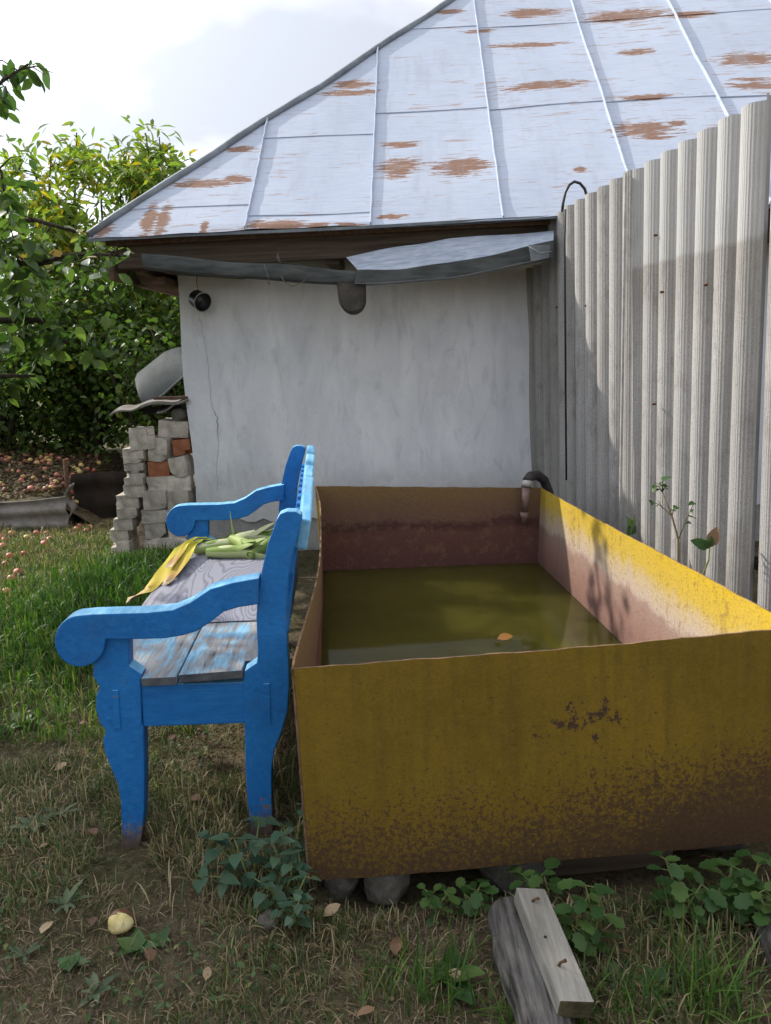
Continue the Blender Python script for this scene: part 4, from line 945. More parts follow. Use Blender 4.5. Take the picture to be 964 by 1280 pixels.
bmb = MB(); bmb.bar(at_y(192, 498, 5.63), at_y(236, 497, 5.68), .05, .022); tag(bmb.build('lath', M['oldwood2'], bevel=.003), 'thin brown lath under the edge of the tub', 'lath')
bmb = MB(); bmb.bar(at_y(180, 514, 5.78), at_y(228, 508, 5.80), .10, .05); tag(bmb.build('lath', M['dark'], bevel=.003), 'dark batten supporting the slate sheets on the bricks', 'lath')
# galvanised tub tipped over
tb = at_y(205, 478, 5.90)
tub = empty('metal_tub', tuple(tb), 0, 'galvanised metal tub tipped on its side on top of the brick pile', 'tub')
def tubpt(px, py, Y): return at_y(px, py, Y) - tb
front = [(169, 474), (172, 467), (206, 440), (216, 436), (226, 434), (236, 436)]
back = [(179, 506), (186, 507), (206, 492), (218, 481), (228, 472), (240, 462)]
tm = MB(); nF = len(front)
def tf(a, b):
    i = a * (nF - 1); k = min(int(i), nF - 2); f_ = i - k
    p = Vector((0, 0, 0)); A = tubpt(*front[k], 6.02).lerp(tubpt(*front[k + 1], 6.02), f_); B = tubpt(*back[k], 5.80).lerp(tubpt(*back[k + 1], 5.80), f_)
    q = A.lerp(B, b); q.y -= .03 * math.sin(PI * b); return q
tm.grid(tf, 15, 6); tm.build('tray_side', M['greytin'], tub, solid=.006)
tm2 = MB(); tm2.grid(lambda a, b: tf(0, a) + Vector((.0 + .05 * b, .22 * b, .015 * b)), 6, 4); tm2.build('tray_end', M['greytin'], tub, solid=.006)
tm3 = MB(); tm3.grid(lambda a, b: tf(a, 0) + Vector((.05 * b, .3 * b, -.18 * b)), 15, 4); tm3.build('tray_floor', M['greytin'], tub, solid=.006)
MB().tube([tf(k / 20, 1) for k in range(21)], .008, 6).build('rolled_rim', M['greytin'], tub)

# ------------------------------------------------------------------ leaves, plants
def leaf_shape(kind):
    if kind == 'oval':
        v = [(0, 0, 0), (.24, .28, .05), (0, .33, 0), (-.24, .28, .05), (.27, .55, .05), (0, .6, -.01), (-.27, .55, .05), (.15, .83, .0), (0, .85, -.05), (-.15, .83, .0), (0, 1, -.11)]
        f = [(0, 1, 2), (0, 2, 3), (1, 4, 5), (1, 5, 2), (2, 5, 6), (2, 6, 3), (4, 7, 8), (4, 8, 5), (5, 8, 9), (5, 9, 6), (7, 10, 8), (8, 10, 9)]
    elif kind == 'lance':
        v = [(0, 0, 0), (.13, .3, .03), (0, .3, -.01), (-.13, .3, .03), (.12, .62, 0), (0, .62, -.05), (-.12, .62, 0), (0, 1, -.16)]
        f = [(0, 1, 2), (0, 2, 3), (1, 4, 5), (1, 5, 2), (2, 5, 6), (2, 6, 3), (4, 7, 5), (5, 7, 6)]
    elif kind == 'simple':
        v = [(0, 0, 0), (.30, .42, .06), (-.30, .42, .06), (0, 1, -.10), (0, .45, -.02)]
        f = [(0, 1, 4), (0, 4, 2), (1, 3, 4), (4, 3, 2)]
    elif kind in ('serrate', 'lobed'):
        n = 9; v = []; f = []
        for i in range(n + 1):
            t = i / n
            if kind == 'serrate': w = .37 * math.sin(PI * min(1, .17 + .83 * t ** .72)) * (1 - .25 * t) + (.05 if i % 2 else -.015) * (1 - t)
            else: w = .40 * (abs(math.sin(PI * (t * .93 + .05))) ** .5) * (.55 + .45 * abs(math.cos(3 * PI * t)))
            if i in (n,): w = .01
            z = -.20 * t * t
            v += [(w, t - .05 * (i % 2), z + .07), (0, t, z), (-w, t - .05 * (i % 2), z + .07)]
        for i in range(n):
            a = i * 3; f += [(a, a + 3, a + 4), (a, a + 4, a + 1), (a + 1, a + 4, a + 5), (a + 1, a + 5, a + 2)]
    return np.array(v, dtype=float), np.array(f)
LS = {k: leaf_shape(k) for k in ('oval', 'lance', 'simple', 'serrate', 'lobed')}
def leaf_mesh(kind, mat, name='leaf'):
    v, f = LS[kind]; me = np_mesh(name, v, f, mat); me.polygons.foreach_set('use_smooth', [True] * len(f)); return me

def leaf_cloud(name, pos, size, kind, mat, parent=None, droop=.5, tint=None, axis=None, origin=(0, 0, 0), up=.55):
    n = len(pos); v, f = LS[kind]; a = RNG.uniform(0, 2 * PI, n)
    d = np.stack([np.cos(a), np.sin(a), RNG.normal(-droop, .45, n)], 1)
    if axis is not None: d = d * .7 + axis
    d /= np.linalg.norm(d, axis=1)[:, None]
    nr = RNG.normal(0, 1, (n, 3)); nr[:, 2] = np.abs(nr[:, 2]) + up
    x = np.cross(d, nr); x /= np.linalg.norm(x, axis=1)[:, None]; z = np.cross(x, d)
    s = np.asarray(size) * RNG.uniform(.7, 1.25, n)
    V = pos[:, None, :] + s[:, None, None] * (v[None, :, 0:1] * x[:, None] + v[None, :, 1:2] * d[:, None] + v[None, :, 2:3] * z[:, None]) - np.array(origin)
    F = f[None] + (np.arange(n) * len(v))[:, None, None]
    if tint is None: tint = RNG.random(n)
    me = np_mesh(name, V.reshape(-1, 3), F.reshape(-1, 3), mat, np.repeat(tint, len(v)))
    return link(name, me, parent)

def make_tree(name, base, stems, leaf_kind, leaf_size, n_leaves, mat, label, group, cat='tree', tip_r=.35, n_br=7, seed=0, sub=3, tint_bias=None, droop=.5, extra=None):
    """stems: list of (tip xyz, base radius). Limbs branch off towards the tips; leaves sit in clumps along the twigs."""
    rs = random.Random(seed); base = Vector(base); t = empty(name, tuple(base), 0, label, cat, group); tr = MB(); anchors = []
    for tip, r0 in stems:
        tip = Vector(tip); P = []; n = 7; bend = Vector((rs.uniform(-.25, .25), rs.uniform(-.2, .2), 0))
        st = base + Vector((rs.uniform(-.12, .12), rs.uniform(-.12, .12), -.1))
        for k in range(n + 1):
            s = k / n; P.append(st.lerp(tip, s) + bend * math.sin(PI * s) + Vector((rs.uniform(-.04, .04), rs.uniform(-.04, .04), 0)) * s)
        tr.tube([p - base for p in P], [max(.006, r0 * (1 - .85 * k / n)) for k in range(n + 1)], 7)
        for q in range(n_br):
            s = .25 + .75 * (q + rs.random()) / n_br; i = min(int(s * n), n - 1); p = P[i].lerp(P[i + 1], s * n - i)
            a = rs.uniform(0, 2 * PI); L = tip_r * rs.uniform(.6, 1.5) * (1.5 - s * .7)
            e = p + Vector((math.cos(a) * L, math.sin(a) * L, L * rs.uniform(.0, .7)))
            m_ = p.lerp(e, .5) + Vector((0, 0, .06 * L))
            tr.tube([p - base, m_ - base, e - base], [r0 * .28 * (1.1 - s * .7) + .003, .006, .003], 5)
            for w_ in range(sub):
                s2 = rs.uniform(.35, 1.0); o = p.lerp(e, s2)
                e2 = o + Vector((rs.gauss(0, .5), rs.gauss(0, .5), rs.gauss(.15, .4))) * tip_r * .8
                tr.tube([o - base, e2 - base], [.005, .002], 4, cap=False); anchors += [o, e2, o.lerp(e2, .5), e]
        anchors.append(tip)
    tr.build('trunk', M['bark'], t)
    A = np.array([tuple(a) for a in anchors]); idx = RNG.integers(0, len(A), n_leaves)
    clump = RNG.random(len(A))
    pos = A[idx] + RNG.normal(0, 1, (n_leaves, 3)) * np.array([.14, .14, .11]) * (tip_r / .35)
    keep = pos[:, 2] > .12
    pos, idx = pos[keep], idx[keep]
    tint = np.clip(clump[idx] * .55 + RNG.random(len(pos)) * .45, 0, 1)
    if tint_bias is not None: tint = np.clip(tint + tint_bias, 0, 1)
    leaf_cloud('crown', pos, leaf_size, leaf_kind, mat, t, droop, tint, origin=tuple(base))
    return t

HG = 'shrubs and trees behind the yard on the left'
# light-leaved young trees whose tops stand against the sky
make_tree('young_tree', (-3.9, 9.8, 0), [(at_y(95, 165, 9.6), .05), (at_y(60, 195, 9.6), .045), (at_y(35, 190, 9.8), .04), (at_y(125, 190, 9.6), .045), (at_y(75, 250, 9.2), .04), (at_y(20, 260, 9.2), .04), (at_y(5, 215, 9.9), .04)], 'lance', .165, 6000, M['lf_light'], 'sunlit yellow-green young tree rising left of the roof against the sky', HG, tip_r=.36, n_br=8, seed=3, tint_bias=.22)
make_tree('young_tree', (-2.6, 9.4, 0), [(at_y(200, 170, 9.2), .045), (at_y(180, 165, 9.2), .04), (at_y(165, 215, 9.1), .04), (at_y(222, 205, 9.2), .04), (at_y(145, 200, 9.3), .04), (at_y(190, 240, 9.0), .04)], 'lance', .165, 4800, M['lf_light'], 'young tree with drooping leaves right behind the roof hip', HG, tip_r=.34, n_br=8, seed=5, tint_bias=.15)
# dense dark shrubs
for i, (b, sp, h, nl, lb) in enumerate([((-4.7, 8.7, 0), 1.0, 2.7, 5200, 'dense dark shrub above the left end of the apple heap'), ((-3.55, 9.0, 0), .9, 2.8, 5200, 'dark multi-stemmed shrub behind the middle of the apple heap'),
                                        ((-2.55, 8.6, 0), .75, 2.5, 5000, 'dark shrub just left of the house behind the brick pile'), ((-1.9, 9.6, 0), .6, 2.5, 3200, 'shaded shrub at the side of the house under the eave'),
                                        ((-5.6, 9.6, 0), .9, 3.0, 3800, 'dark shrub farthest left behind the apple heap')]):
    rs = random.Random(40 + i)
    st = [((b[0] + rs.uniform(-sp, sp), b[1] + rs.uniform(-.6, .5), h * rs.uniform(.62, 1.0)), rs.uniform(.022, .04)) for _ in range(9)]
    make_tree('shrub', b, st, 'oval', .085, nl, M['lf_dark'], lb, HG, 'shrub', tip_r=.36, n_br=8, seed=50 + i, sub=3)
for i, (b, h, lb) in enumerate([((-8.0, 13.5, 0), 3.6, 'far tree beyond the shrubs at the left edge'), ((-5.6, 14, 0), 3.4, 'far tree seen through gaps left of the young trees'), ((-3.6, 13.2, 0), 3.2, 'far tree seen through the dark shrubs near the house')]):
    rs = random.Random(80 + i)
    st = [((b[0] + rs.uniform(-1.4, 1.4), b[1] + rs.uniform(-.8, .8), h * rs.uniform(.45, 1.0)), .06) for _ in range(11)]
    make_tree('far_tree', b, st, 'simple', .14, 4200, M['lf_light'], lb, HG, tip_r=.55, n_br=8, seed=90 + i)

# apple tree beside the yard: its trunk stands left of the view, its boughs reach in and shade the foreground
tx = Vector((-4.65, 3.1, 0)); TC = Vector((-4.53, 2.97, 3.47)); rs = random.Random(5)
st = []
for k in range(30):
    a = rs.uniform(0, 2 * PI); u_ = rs.uniform(-1, 1); r_ = 1.5 * rs.uniform(.35, 1) ** .5; s_ = math.sqrt(1 - u_ * u_)
    st.append(((TC.x + r_ * s_ * math.cos(a), TC.y + r_ * s_ * math.sin(a), TC.z + r_ * u_), .05))
apple = make_tree('apple_tree', tx, st, 'oval', .10, 15000, M['lf_apple'], 'apple tree whose leafy boughs hang into the left edge of the view', None, tip_r=.42, n_br=5, seed=9)
def bough(path, rad, n, spread, size, kind='oval', sd=1, tb=0., droop=.6):
    rs = random.Random(sd); mb = MB(); P = [Vector(p) for p in path]
    mb.tube([p - tx for p in P], [rad * (1 - .8 * i / (len(P) - 1)) + .003 for i in range(len(P))], 6)
    anc = []
    for a, b in zip(P, P[1:]):
        for q in range(5):
            o = a.lerp(b, rs.random()); e = o + Vector((rs.gauss(0, 1), rs.gauss(0, 1), rs.gauss(-.1, .8))) * spread
            mb.tube([o - tx, o.lerp(e, .5) - tx + Vector((0, 0, .03)), e - tx], [.006, .004, .002], 4, cap=False)
            for s_ in (.3, .5, .65, .8, .9, 1.0): anc.append(o.lerp(e, s_))
    mb.build('bough', M['bark'], apple)
    A = np.array([tuple(a) for a in anc]); idx = RNG.integers(0, len(A), n); pos = A[idx] + RNG.normal(0, .035, (n, 3))
    leaf_cloud('bough_leaves', pos, size, kind, M['lf_apple'], apple, droop, np.clip(RNG.random(n) * .9 + tb, 0, 1), origin=tuple(tx))
bough([(-4.6, 3.15, 1.3), (-3.9, 4.6, 2.0), at_y(-30, 330, 5.4), at_y(40, 330, 5.3), at_y(100, 322, 5.2)], .05, 330, .22, .125, sd=2)
bough([(-4.6, 3.15, 1.2), (-4.2, 4.9, 1.7), at_y(-20, 400, 5.9), at_y(50, 400, 5.8), at_y(85, 430, 5.7)], .05, 360, .24, .125, sd=3, tb=-.05)
bough([(-4.6, 3.15, 1.1), (-4.1, 4.8, 1.5), at_y(-20, 470, 5.8), at_y(45, 470, 5.7)], .04, 150, .22, .12, sd=4, tb=-.1)
bough([at_y(40, 330, 5.3), at_y(90, 318, 5.0), at_y(130, 318, 4.75), at_y(158, 320, 4.7)], .012, 26, .06, .085, sd=6, tb=.1)
bough([(-4.6, 3.1, 3.0), (-3.9, 4.2, 3.7), at_y(-25, 125, 5.0), at_y(5, 100, 5.0), at_y(36, 80, 5.0)], .018, 100, .11, .105, sd=7, tb=-.25, droop=.9)
bough([(-4.6, 3.1, 2.8), (-4.0, 4.4, 3.4), at_y(-25, 185, 5.2), at_y(2, 215, 5.2), at_y(8, 260, 5.2)], .018, 95, .12, .085, sd=8, tb=-.3, droop=.9)
bough([(-4.6, 3.15, 1.7), (-4.3, 5.2, 2.3), at_y(-25, 280, 6.3), at_y(45, 275, 6.2), at_y(95, 290, 6.2)], .04, 320, .28, .12, sd=9, tb=.1)

# ------------------------------------------------------------------ apple heap
def mound_z(x, y):
    t = np.clip((np.asarray(y) - 6.95) / 2.2, 0, 1); e = np.clip((-2.75 - np.asarray(x)) / .55, 0, 1); e2 = np.clip((9.8 - np.asarray(y)) / .9, 0, 1)
    base = (.27 + .42 * t ** .8 * (.55 + .45 * np.clip((-3.0 - np.asarray(x)) / 1.5, 0, 1))) * np.minimum(1, e * 1.3) * e2
    return base + .03 * np.sin(4 * np.asarray(x) + 2 * np.asarray(y)) * e - .02
mxs, mys = np.linspace(-7, -2.6, 60), np.linspace(6.93, 9.9, 46); MX, MY = np.meshgrid(mxs, mys); MZ = mound_z(MX, MY)
nv_, nu_ = MX.shape; ii = (np.arange(nv_ - 1)[:, None] * nu_ + np.arange(nu_ - 1)[None]).ravel()
tri = np.concatenate([np.stack([ii, ii + 1, ii + nu_ + 1], 1), np.stack([ii, ii + nu_ + 1, ii + nu_], 1)])
mm = np_mesh('soil_mound', np.stack([MX, MY, MZ], -1).reshape(-1, 3), tri, M['soil']); mm.polygons.foreach_set('use_smooth', [True] * len(mm.polygons))
tag(link('soil_mound', mm), kind='structure')
# slate edging of the bed
ed = MB(); E0, E1 = Vector((-7.2, 7.35, 0)), Vector((-2.98, 6.88, 0))
ed.grid(lambda a, b: E0.lerp(E1, a) + Vector((0, -.025 * math.sin(2 * PI * b * 2) + .02 * math.sin(5 * a), -.02 + .30 * b + .03 * math.sin(13 * a) * b)), 30, 14)
tag(ed.build('bed_edging', M['slatebit'], solid=.01), 'grey corrugated slate sheet edging the front of the apple heap', 'edging')
ed = MB(); E0, E1 = Vector((-3.02, 7.15, 0)), Vector((-2.35, 7.25, 0))  # near-black sheet on the right part of the bed
ed.grid(lambda a, b: E0.lerp(E1, a) + Vector((0, .02 * math.sin(2 * PI * b * 2), -.02 + .48 * b)), 10, 14)
tag(ed.build('bed_edging', M['dark'], solid=.02), 'black tarred sheet closing the bed beside the iron stake', 'edging')
ed = MB(); E0, E1 = Vector((-3.02, 7.13, 0)), Vector((-2.98, 6.90, 0))
ed.grid(lambda a, b: E0.lerp(E1, a) + Vector((-.03 * math.sin(2 * PI * b * 1.7), 0, -.02 + .40 * b)), 6, 14)
tag(ed.build('bed_edging', M['slatebit'], solid=.012), 'wavy slate end standing at the corner of the bed', 'edging')
sp = at_z(98, 640); sk = MB(); sk.tube([(-3.02, 7.05, -.1), (-3.025, 7.05, .4), (-3.02, 7.05, .62)], .022, 8)
tag(sk.build('iron_stake', M['rustnail']), 'dark iron stake at the corner of the apple heap', 'stake')
# apples
def apple_me(mat):
    bm = bmesh.new(); bmesh.ops.create_uvsphere(bm, u_segments=10, v_segments=7, radius=1)
    for v in bm.verts:
        r_ = math.hypot(v.co.x, v.co.y); v.co.z = v.co.z * .88 - (.22 * math.exp(-(r_ / .3) ** 2) * (1 if v.co.z > 0 else -.7)); k = 1 + .06 * v.co.z; v.co.x *= k; v.co.y *= k
    me = bpy.data.meshes.new('apple'); bm.to_mesh(me); bm.free(); me.materials.append(mat); me.polygons.foreach_set('use_smooth', [True] * len(me.polygons)); return me
AM = [apple_me(M[k]) for k in ('apple_red', 'apple_red', 'apple_yel', 'apple_brn', 'apple_brn')]
rs = random.Random(11)
def put_apple(x, y, z, r_, label, group, me=None):
    me = me or rs.choice(AM); nm = me.materials[0].name
    c_ = 'rosy red' if 'red' in nm else ('yellow' if 'yellow' in nm else 'brown rotting'); label = c_ + ' ' + label; group = c_ + ' ' + group
    o = link('apple', me, loc=(x, y, z), rot=(rs.uniform(-1, 1), rs.uniform(-1, 1), rs.uniform(0, 6)), sc=r_); return tag(o, label, 'apple', group)
cnt = 0
while cnt < 285:
    x = rs.uniform(-5.6, -2.95); y = 7.12 + rs.random() ** 1.3 * 2.3
    if x < -.565 * y - .4 or x > -2.95 + 0: continue
    if rs.random() < .45 * (math.sin(3.1 * x + 1) * math.sin(2.7 * y) > .25): continue
    put_apple(x, y, float(mound_z(x, y)) + .016, rs.uniform(.022, .034), 'fallen apple lying in the heap behind the slate edging', 'apples in the heap'); cnt += 1
gl = 'fallen apple on the grass in front of the slate edging'
for px, py in ((0, 668), (5, 672), (14, 664), (3, 681), (58, 663), (55, 677), (30, 690), (12, 693), (80, 655), (96, 658), (108, 661), (6, 700), (12, 655), (33, 668), (2, 655), (62, 670), (22, 712), (75, 650), (100, 655), (14, 720), (112, 656), (45, 662), (8, 735)):
    p = at_z(px, py, .03); put_apple(p.x, p.y, gz(p.x, p.y) + .022, rs.uniform(.026, .036), gl, 'apples on the grass', rs.choice(AM[:3]))

# ------------------------------------------------------------------ plants as things
def leaf_to(me, parent, base, d, size, roll=0., upv=(0, 0, 1), name='leaf'):
    d = Vector(d).normalized(); u_ = Vector(upv); x = d.cross(u_)
    x = x.normalized() if x.length > 1e-4 else Vector((1, 0, 0)); z = x.cross(d); rt = Matrix((x, d, z)).transposed() @ Matrix.Rotation(roll, 3, 'Y')
    return link(name, me, parent, loc=base, rot=rt.to_euler(), sc=size)
LM = {'nettle': leaf_mesh('serrate', M['lf_nettle']), 'weed': leaf_mesh('lobed', M['lf_weed']), 'weed2': leaf_mesh('serrate', M['lf_weed']), 'grey': leaf_mesh('lance', M['lf_grey']), 'dead': leaf_mesh('oval', M['lf_dead']), 'plantain': leaf_mesh('oval', M['lf_grey']), 'oval': leaf_mesh('oval', M['lf_weed'])}
def herb(name, base, stems, me, size, label, group, cat='weed', pairs=4, stem_mat='stem', seed=0, spread=.9, topdown=True):
    rs = random.Random(seed); t = empty(name, tuple(base), 0, label, cat, group); sm = MB()
    for tip in stems:
        tip = Vector(tip); mid = tip * .5 + Vector((rs.uniform(-.02, .02), rs.uniform(-.02, .02), .01)); P = [Vector((0, 0, -.02)), mid, tip]
        sm.tube(P, [.004, .003, .0018], 5); az = rs.uniform(0, PI)
        for k in range(pairs):
            s = .35 + .65 * k / max(1, pairs - 1); p = (P[0].lerp(P[1], s * 2) if s < .5 else P[1].lerp(P[2], s * 2 - 1)); az += PI / 2 + rs.uniform(-.4, .4)
            for q in (0, PI):
                a = az + q; d = Vector((math.cos(a), math.sin(a), rs.uniform(-.35, .25))); st_ = d * size * .35
                sm.tube([p, p + st_], [.0015, .0012], 4, cap=False)
                leaf_to(me, t, p + st_, d, size * rs.uniform(.7, 1.15) * (1.15 - .4 * (1 - abs(s - .6))), rs.uniform(-.3, .3))
        leaf_to(me, t, tip, (rs.uniform(-1, 1), rs.uniform(-1, 1), .4), size * .6)
    sm.build('stem', M[stem_mat], t); return t
NG = 'nettles at the tank corner'
def gp(px, py, z=0.): p = at_z(px, py, z); return Vector((p.x, p.y, gz(p.x, p.y)))
herb('nettle', gp(318, 1112), [(-.11, .03, .15), (-.04, -.01, .17), (-.12, -.05, .09), (.02, .05, .19)], LM['nettle'], .062, 'nettle in front of the rear bench post, its leaves spread to the left', NG, 'nettle', 4, seed=1)
herb('nettle', gp(345, 1130), [(.0, .02, .17), (.05, .0, .13), (-.03, -.04, .10)], LM['nettle'], .055, 'nettle with pale leaves between bench post and tank', NG, 'nettle', 4, seed=2)
herb('nettle', gp(368, 1125), [(.03, .06, .24), (.02, .0, .15), (-.02, .03, .20)], LM['nettle'], .048, 'taller nettle close against the tank corner', NG, 'nettle', 4, seed=3)
herb('nettle', gp(374, 1160), [(.01, -.03, .10), (-.03, -.02, .07), (.02, .03, .12)], LM['nettle'], .045, 'lowest nettle beside the small grey stone', NG, 'nettle', 4, seed=4)
CG = 'leafy weeds under the near tank edge'
for i, (px, py, sts, sz, lb) in enumerate([
    (545, 1140, [(-.02, .0, .08), (.03, .0, .07)], .035, 'small weed under the tank edge left of the log'), (600, 1130, [(.0, .0, .08), (-.04, .0, .06)], .04, 'low weed just left of the log end'),
    (672, 1130, [(.02, .02, .10), (-.03, .03, .09)], .045, 'weed growing behind the top end of the pale board'), (735, 1195, [(.0, .03, .17), (.03, .02, .13), (-.02, .02, .12), (-.04, .0, .09)], .045, 'bushy lobed weed right of the pale board'),
    (850, 1150, [(-.03, .03, .16), (.0, .02, .12), (.05, .0, .11)], .05, 'lobed weed in front of the dark gap under the tank'), (925, 1140, [(-.03, .0, .14), (.04, .0, .16), (-.06, -.02, .10), (.0, -.03, .09)], .055, 'large lobed weed at the right edge under the tank'),
    (955, 1170, [(-.02, .0, .12), (.02, .01, .10)], .05, 'pale green weed at the right edge by the old log')]):
    herb('leafy_weed', gp(px, py), sts, LM['weed'], sz * 1.22, lb, CG, 'weed', 4, seed=20 + i)
def rosette(base, n, size, me, label, group, seed=0, flat=.35):
    rs = random.Random(seed); t = empty('rosette_weed', tuple(base), 0, label, 'weed', group); mb = MB()
    mb.tube([(0, 0, -.02), (0, 0, .006)], [.006, .004], 6); mb.build('crown_stub', M['stem'], t)
    for k in range(n):
        a = 2 * PI * k / n + rs.uniform(-.35, .35); leaf_to(me, t, Vector((0, 0, .006)), (math.cos(a), math.sin(a), rs.uniform(.15, flat + .3)), size * rs.uniform(.6, 1.2), rs.uniform(-.3, .3))
    return t
RG = 'flat rosette weeds in the foreground grass'
for i, (px, py, n, sz, k, lb) in enumerate([(40, 1035, 9, .09, 'grey', 'grey-green rosette weed left of the front bench leg near the image edge'), (75, 1018, 7, .075, 'grey', 'grey-green weed with long leaves left of the front bench leg'), (82, 1130, 9, .065, 'grey', 'narrow-leaved grey weed above the yellow fruit'),
                                            (170, 1180, 6, .055, 'weed2', 'toothed weed right beside the yellow fruit'), (120, 1240, 7, .06, 'grey', 'long-leaved weed low at the left bottom'), (88, 1200, 5, .05, 'weed2', 'dark green weed left below the yellow fruit'), (200, 1170, 5, .045, 'weed2', 'small weed below the front bench leg'),
                                            (560, 1230, 7, .08, 'oval', 'green weed in the grass left of the log'), (30, 1190, 5, .05, 'grey', 'tiny grey weed at the left edge'), (820, 1240, 7, .06, 'oval', 'low weed in the grass right of the pale board'), (770, 1230, 6, .055, 'plantain', 'small weed close to the end of the pale board'),
                                            (30, 905, 7, .08, 'oval', 'low weed in the grass left of the bench scroll'), (225, 700, 7, .14, 'oval', 'broad leaved plant at the foot of the brick pile'), (40, 760, 6, .09, 'oval', 'weed in the sunny grass at the left')]):
    rosette(gp(px, py), n, sz, LM[k], lb, RG, 60 + i)
# weeds between tank and fence
wb = Vector((1.16, 3.02, 0)); t = empty('tall_weed', tuple(wb), 0, 'tall thin weed with small leaves growing up against the fence', 'weed', 'weeds between tank and fence')
P = [Vector((0, 0, -.02))] + [at_y(a, b, Y) - wb for a, b, Y in ((848, 705, 3.03), (848, 675, 3.05), (840, 645, 3.08), (828, 615, 3.1))]
sm = MB(); sm.tube(P, [.006, .005, .0045, .004, .003], 6)
for (i0, px, py) in ((2, 868, 628), (3, 812, 625), (3, 845, 632), (4, 818, 606), (4, 834, 608), (4, 828, 600)):
    e = at_y(px, py, 3.08) - wb; sm.tube([P[i0], P[i0].lerp(e, .5) + Vector((0, 0, .01)), e], [.003, .002, .0015], 4, cap=False)
    for q in range(4): leaf_to(LM['weed2'], t, P[i0].lerp(e, .45 + .18 * q), (random.uniform(-1, 1), random.uniform(-1, 1), random.uniform(-.4, .5)), random.uniform(.022, .042), random.uniform(-.5, .5))
sm.build('stem', M['stem_brown'], t)
wb = Vector((1.17, 2.80, 0)); t = empty('tall_weed', tuple(wb), 0, 'shorter weed with wilted brown leaf in front of the fence', 'weed', 'weeds between tank and fence')
P = [Vector((0, 0, -.02))] + [at_y(a, b, Y) - wb for a, b, Y in ((878, 720, 2.82), (886, 700, 2.83), (887, 685, 2.84))]
sm = MB(); sm.tube(P, [.005, .004, .0035, .003], 6); sm.build('stem', M['stem'], t)
for px, py, k, s_ in ((860, 673, 'oval', .085), (868, 676, 'oval', .06), (898, 655, 'dead', .09), (890, 668, 'oval', .05), (880, 670, 'oval', .04)):
    e = at_y(px, py, 2.83) - wb; leaf_to(LM[k], t, P[-1], e - P[-1], s_, random.uniform(-.5, .5), (0, -1, .6))
wb = Vector((1.10, 3.5, 0)); t = empty('tall_weed', tuple(wb), 0, 'small pale weed just showing above the yellow rim', 'weed', 'weeds between tank and fence')
P = [Vector((0, 0, -.02)), at_y(787, 680, 3.52) - wb, at_y(790, 655, 3.52) - wb]
sm = MB(); sm.tube(P, [.005, .004, .003], 6); sm.build('stem', M['stem'], t)
for px, py, s_, k in ((799, 640, .09, 'grey'), (796, 652, .06, 'grey'), (780, 655, .05, 'weed2'), (778, 665, .05, 'weed2'), (785, 668, .06, 'weed2'), (793, 665, .06, 'weed2')):
    e = at_y(px, py, 3.52) - wb; leaf_to(LM[k], t, P[2].lerp(P[1], random.random() * .6), e - P[1], s_, random.uniform(-.4, .4), (0, -1, .5))

# ------------------------------------------------------------------ log, boards, litter
la, lb_ = Vector((.262, 1.63, .04)), Vector((.300, 1.20, .04))
lgm = MB(); lgm.tube([la.lerp(lb_, k / 6) + Vector((.006 * math.sin(2 * k), 0, .003 * math.sin(3 * k))) for k in range(7)], [.048, .058, .062, .060, .063, .060, .055], 14)
tag(lgm.build('log', M['log'], bevel=.004), 'silvery weathered log lying in the grass under the pale board', 'log')
pA, pB = Vector((.315, 1.60, .112)), Vector((.345, 1.275, .105))
pr = (pB - pA).cross(Vector((.30, 0, 1))).normalized()
pk = empty('board', tuple(pA), 0, 'pale weathered board with nails lying on the log', 'board')
mb = MB(); mb.bar(Vector(), pB - pA, .074, .042, (.18, 0, 1)); o = mb.build('plank', [M['rawplank'], M['plank_moss']], pk, bevel=.004)
for p in o.data.polygons:
    if abs(p.normal.y) > .8: p.material_index = 1
dirn = (pB - pA).normalized()
for s_, h in ((.05, .010), (.24, .016)):
    p = dirn * s_ + Vector((-.006, 0, .024)); MB().tube([p, p + Vector((.004, 0, h * .5)), p + Vector((.014, -.004, h))], [.0035, .003, .0045], 6).build('nail', M['rustnail'], pk)
p = dirn * .16 + Vector((-.01, 0, .0225)); MB().tube([p, p + Vector((0, 0, .002))], .004, 8).build('nail_hole', M['dark'], pk)
lg2 = MB(); lg2.tube([Vector((.91, 1.60, .035)), Vector((.885, 1.45, .03)), Vector((.85, 1.2, .03))], [.045, .055, .055], 14)
tag(lg2.build('log', M['log']), 'grey log end at the right edge below the tank', 'log')
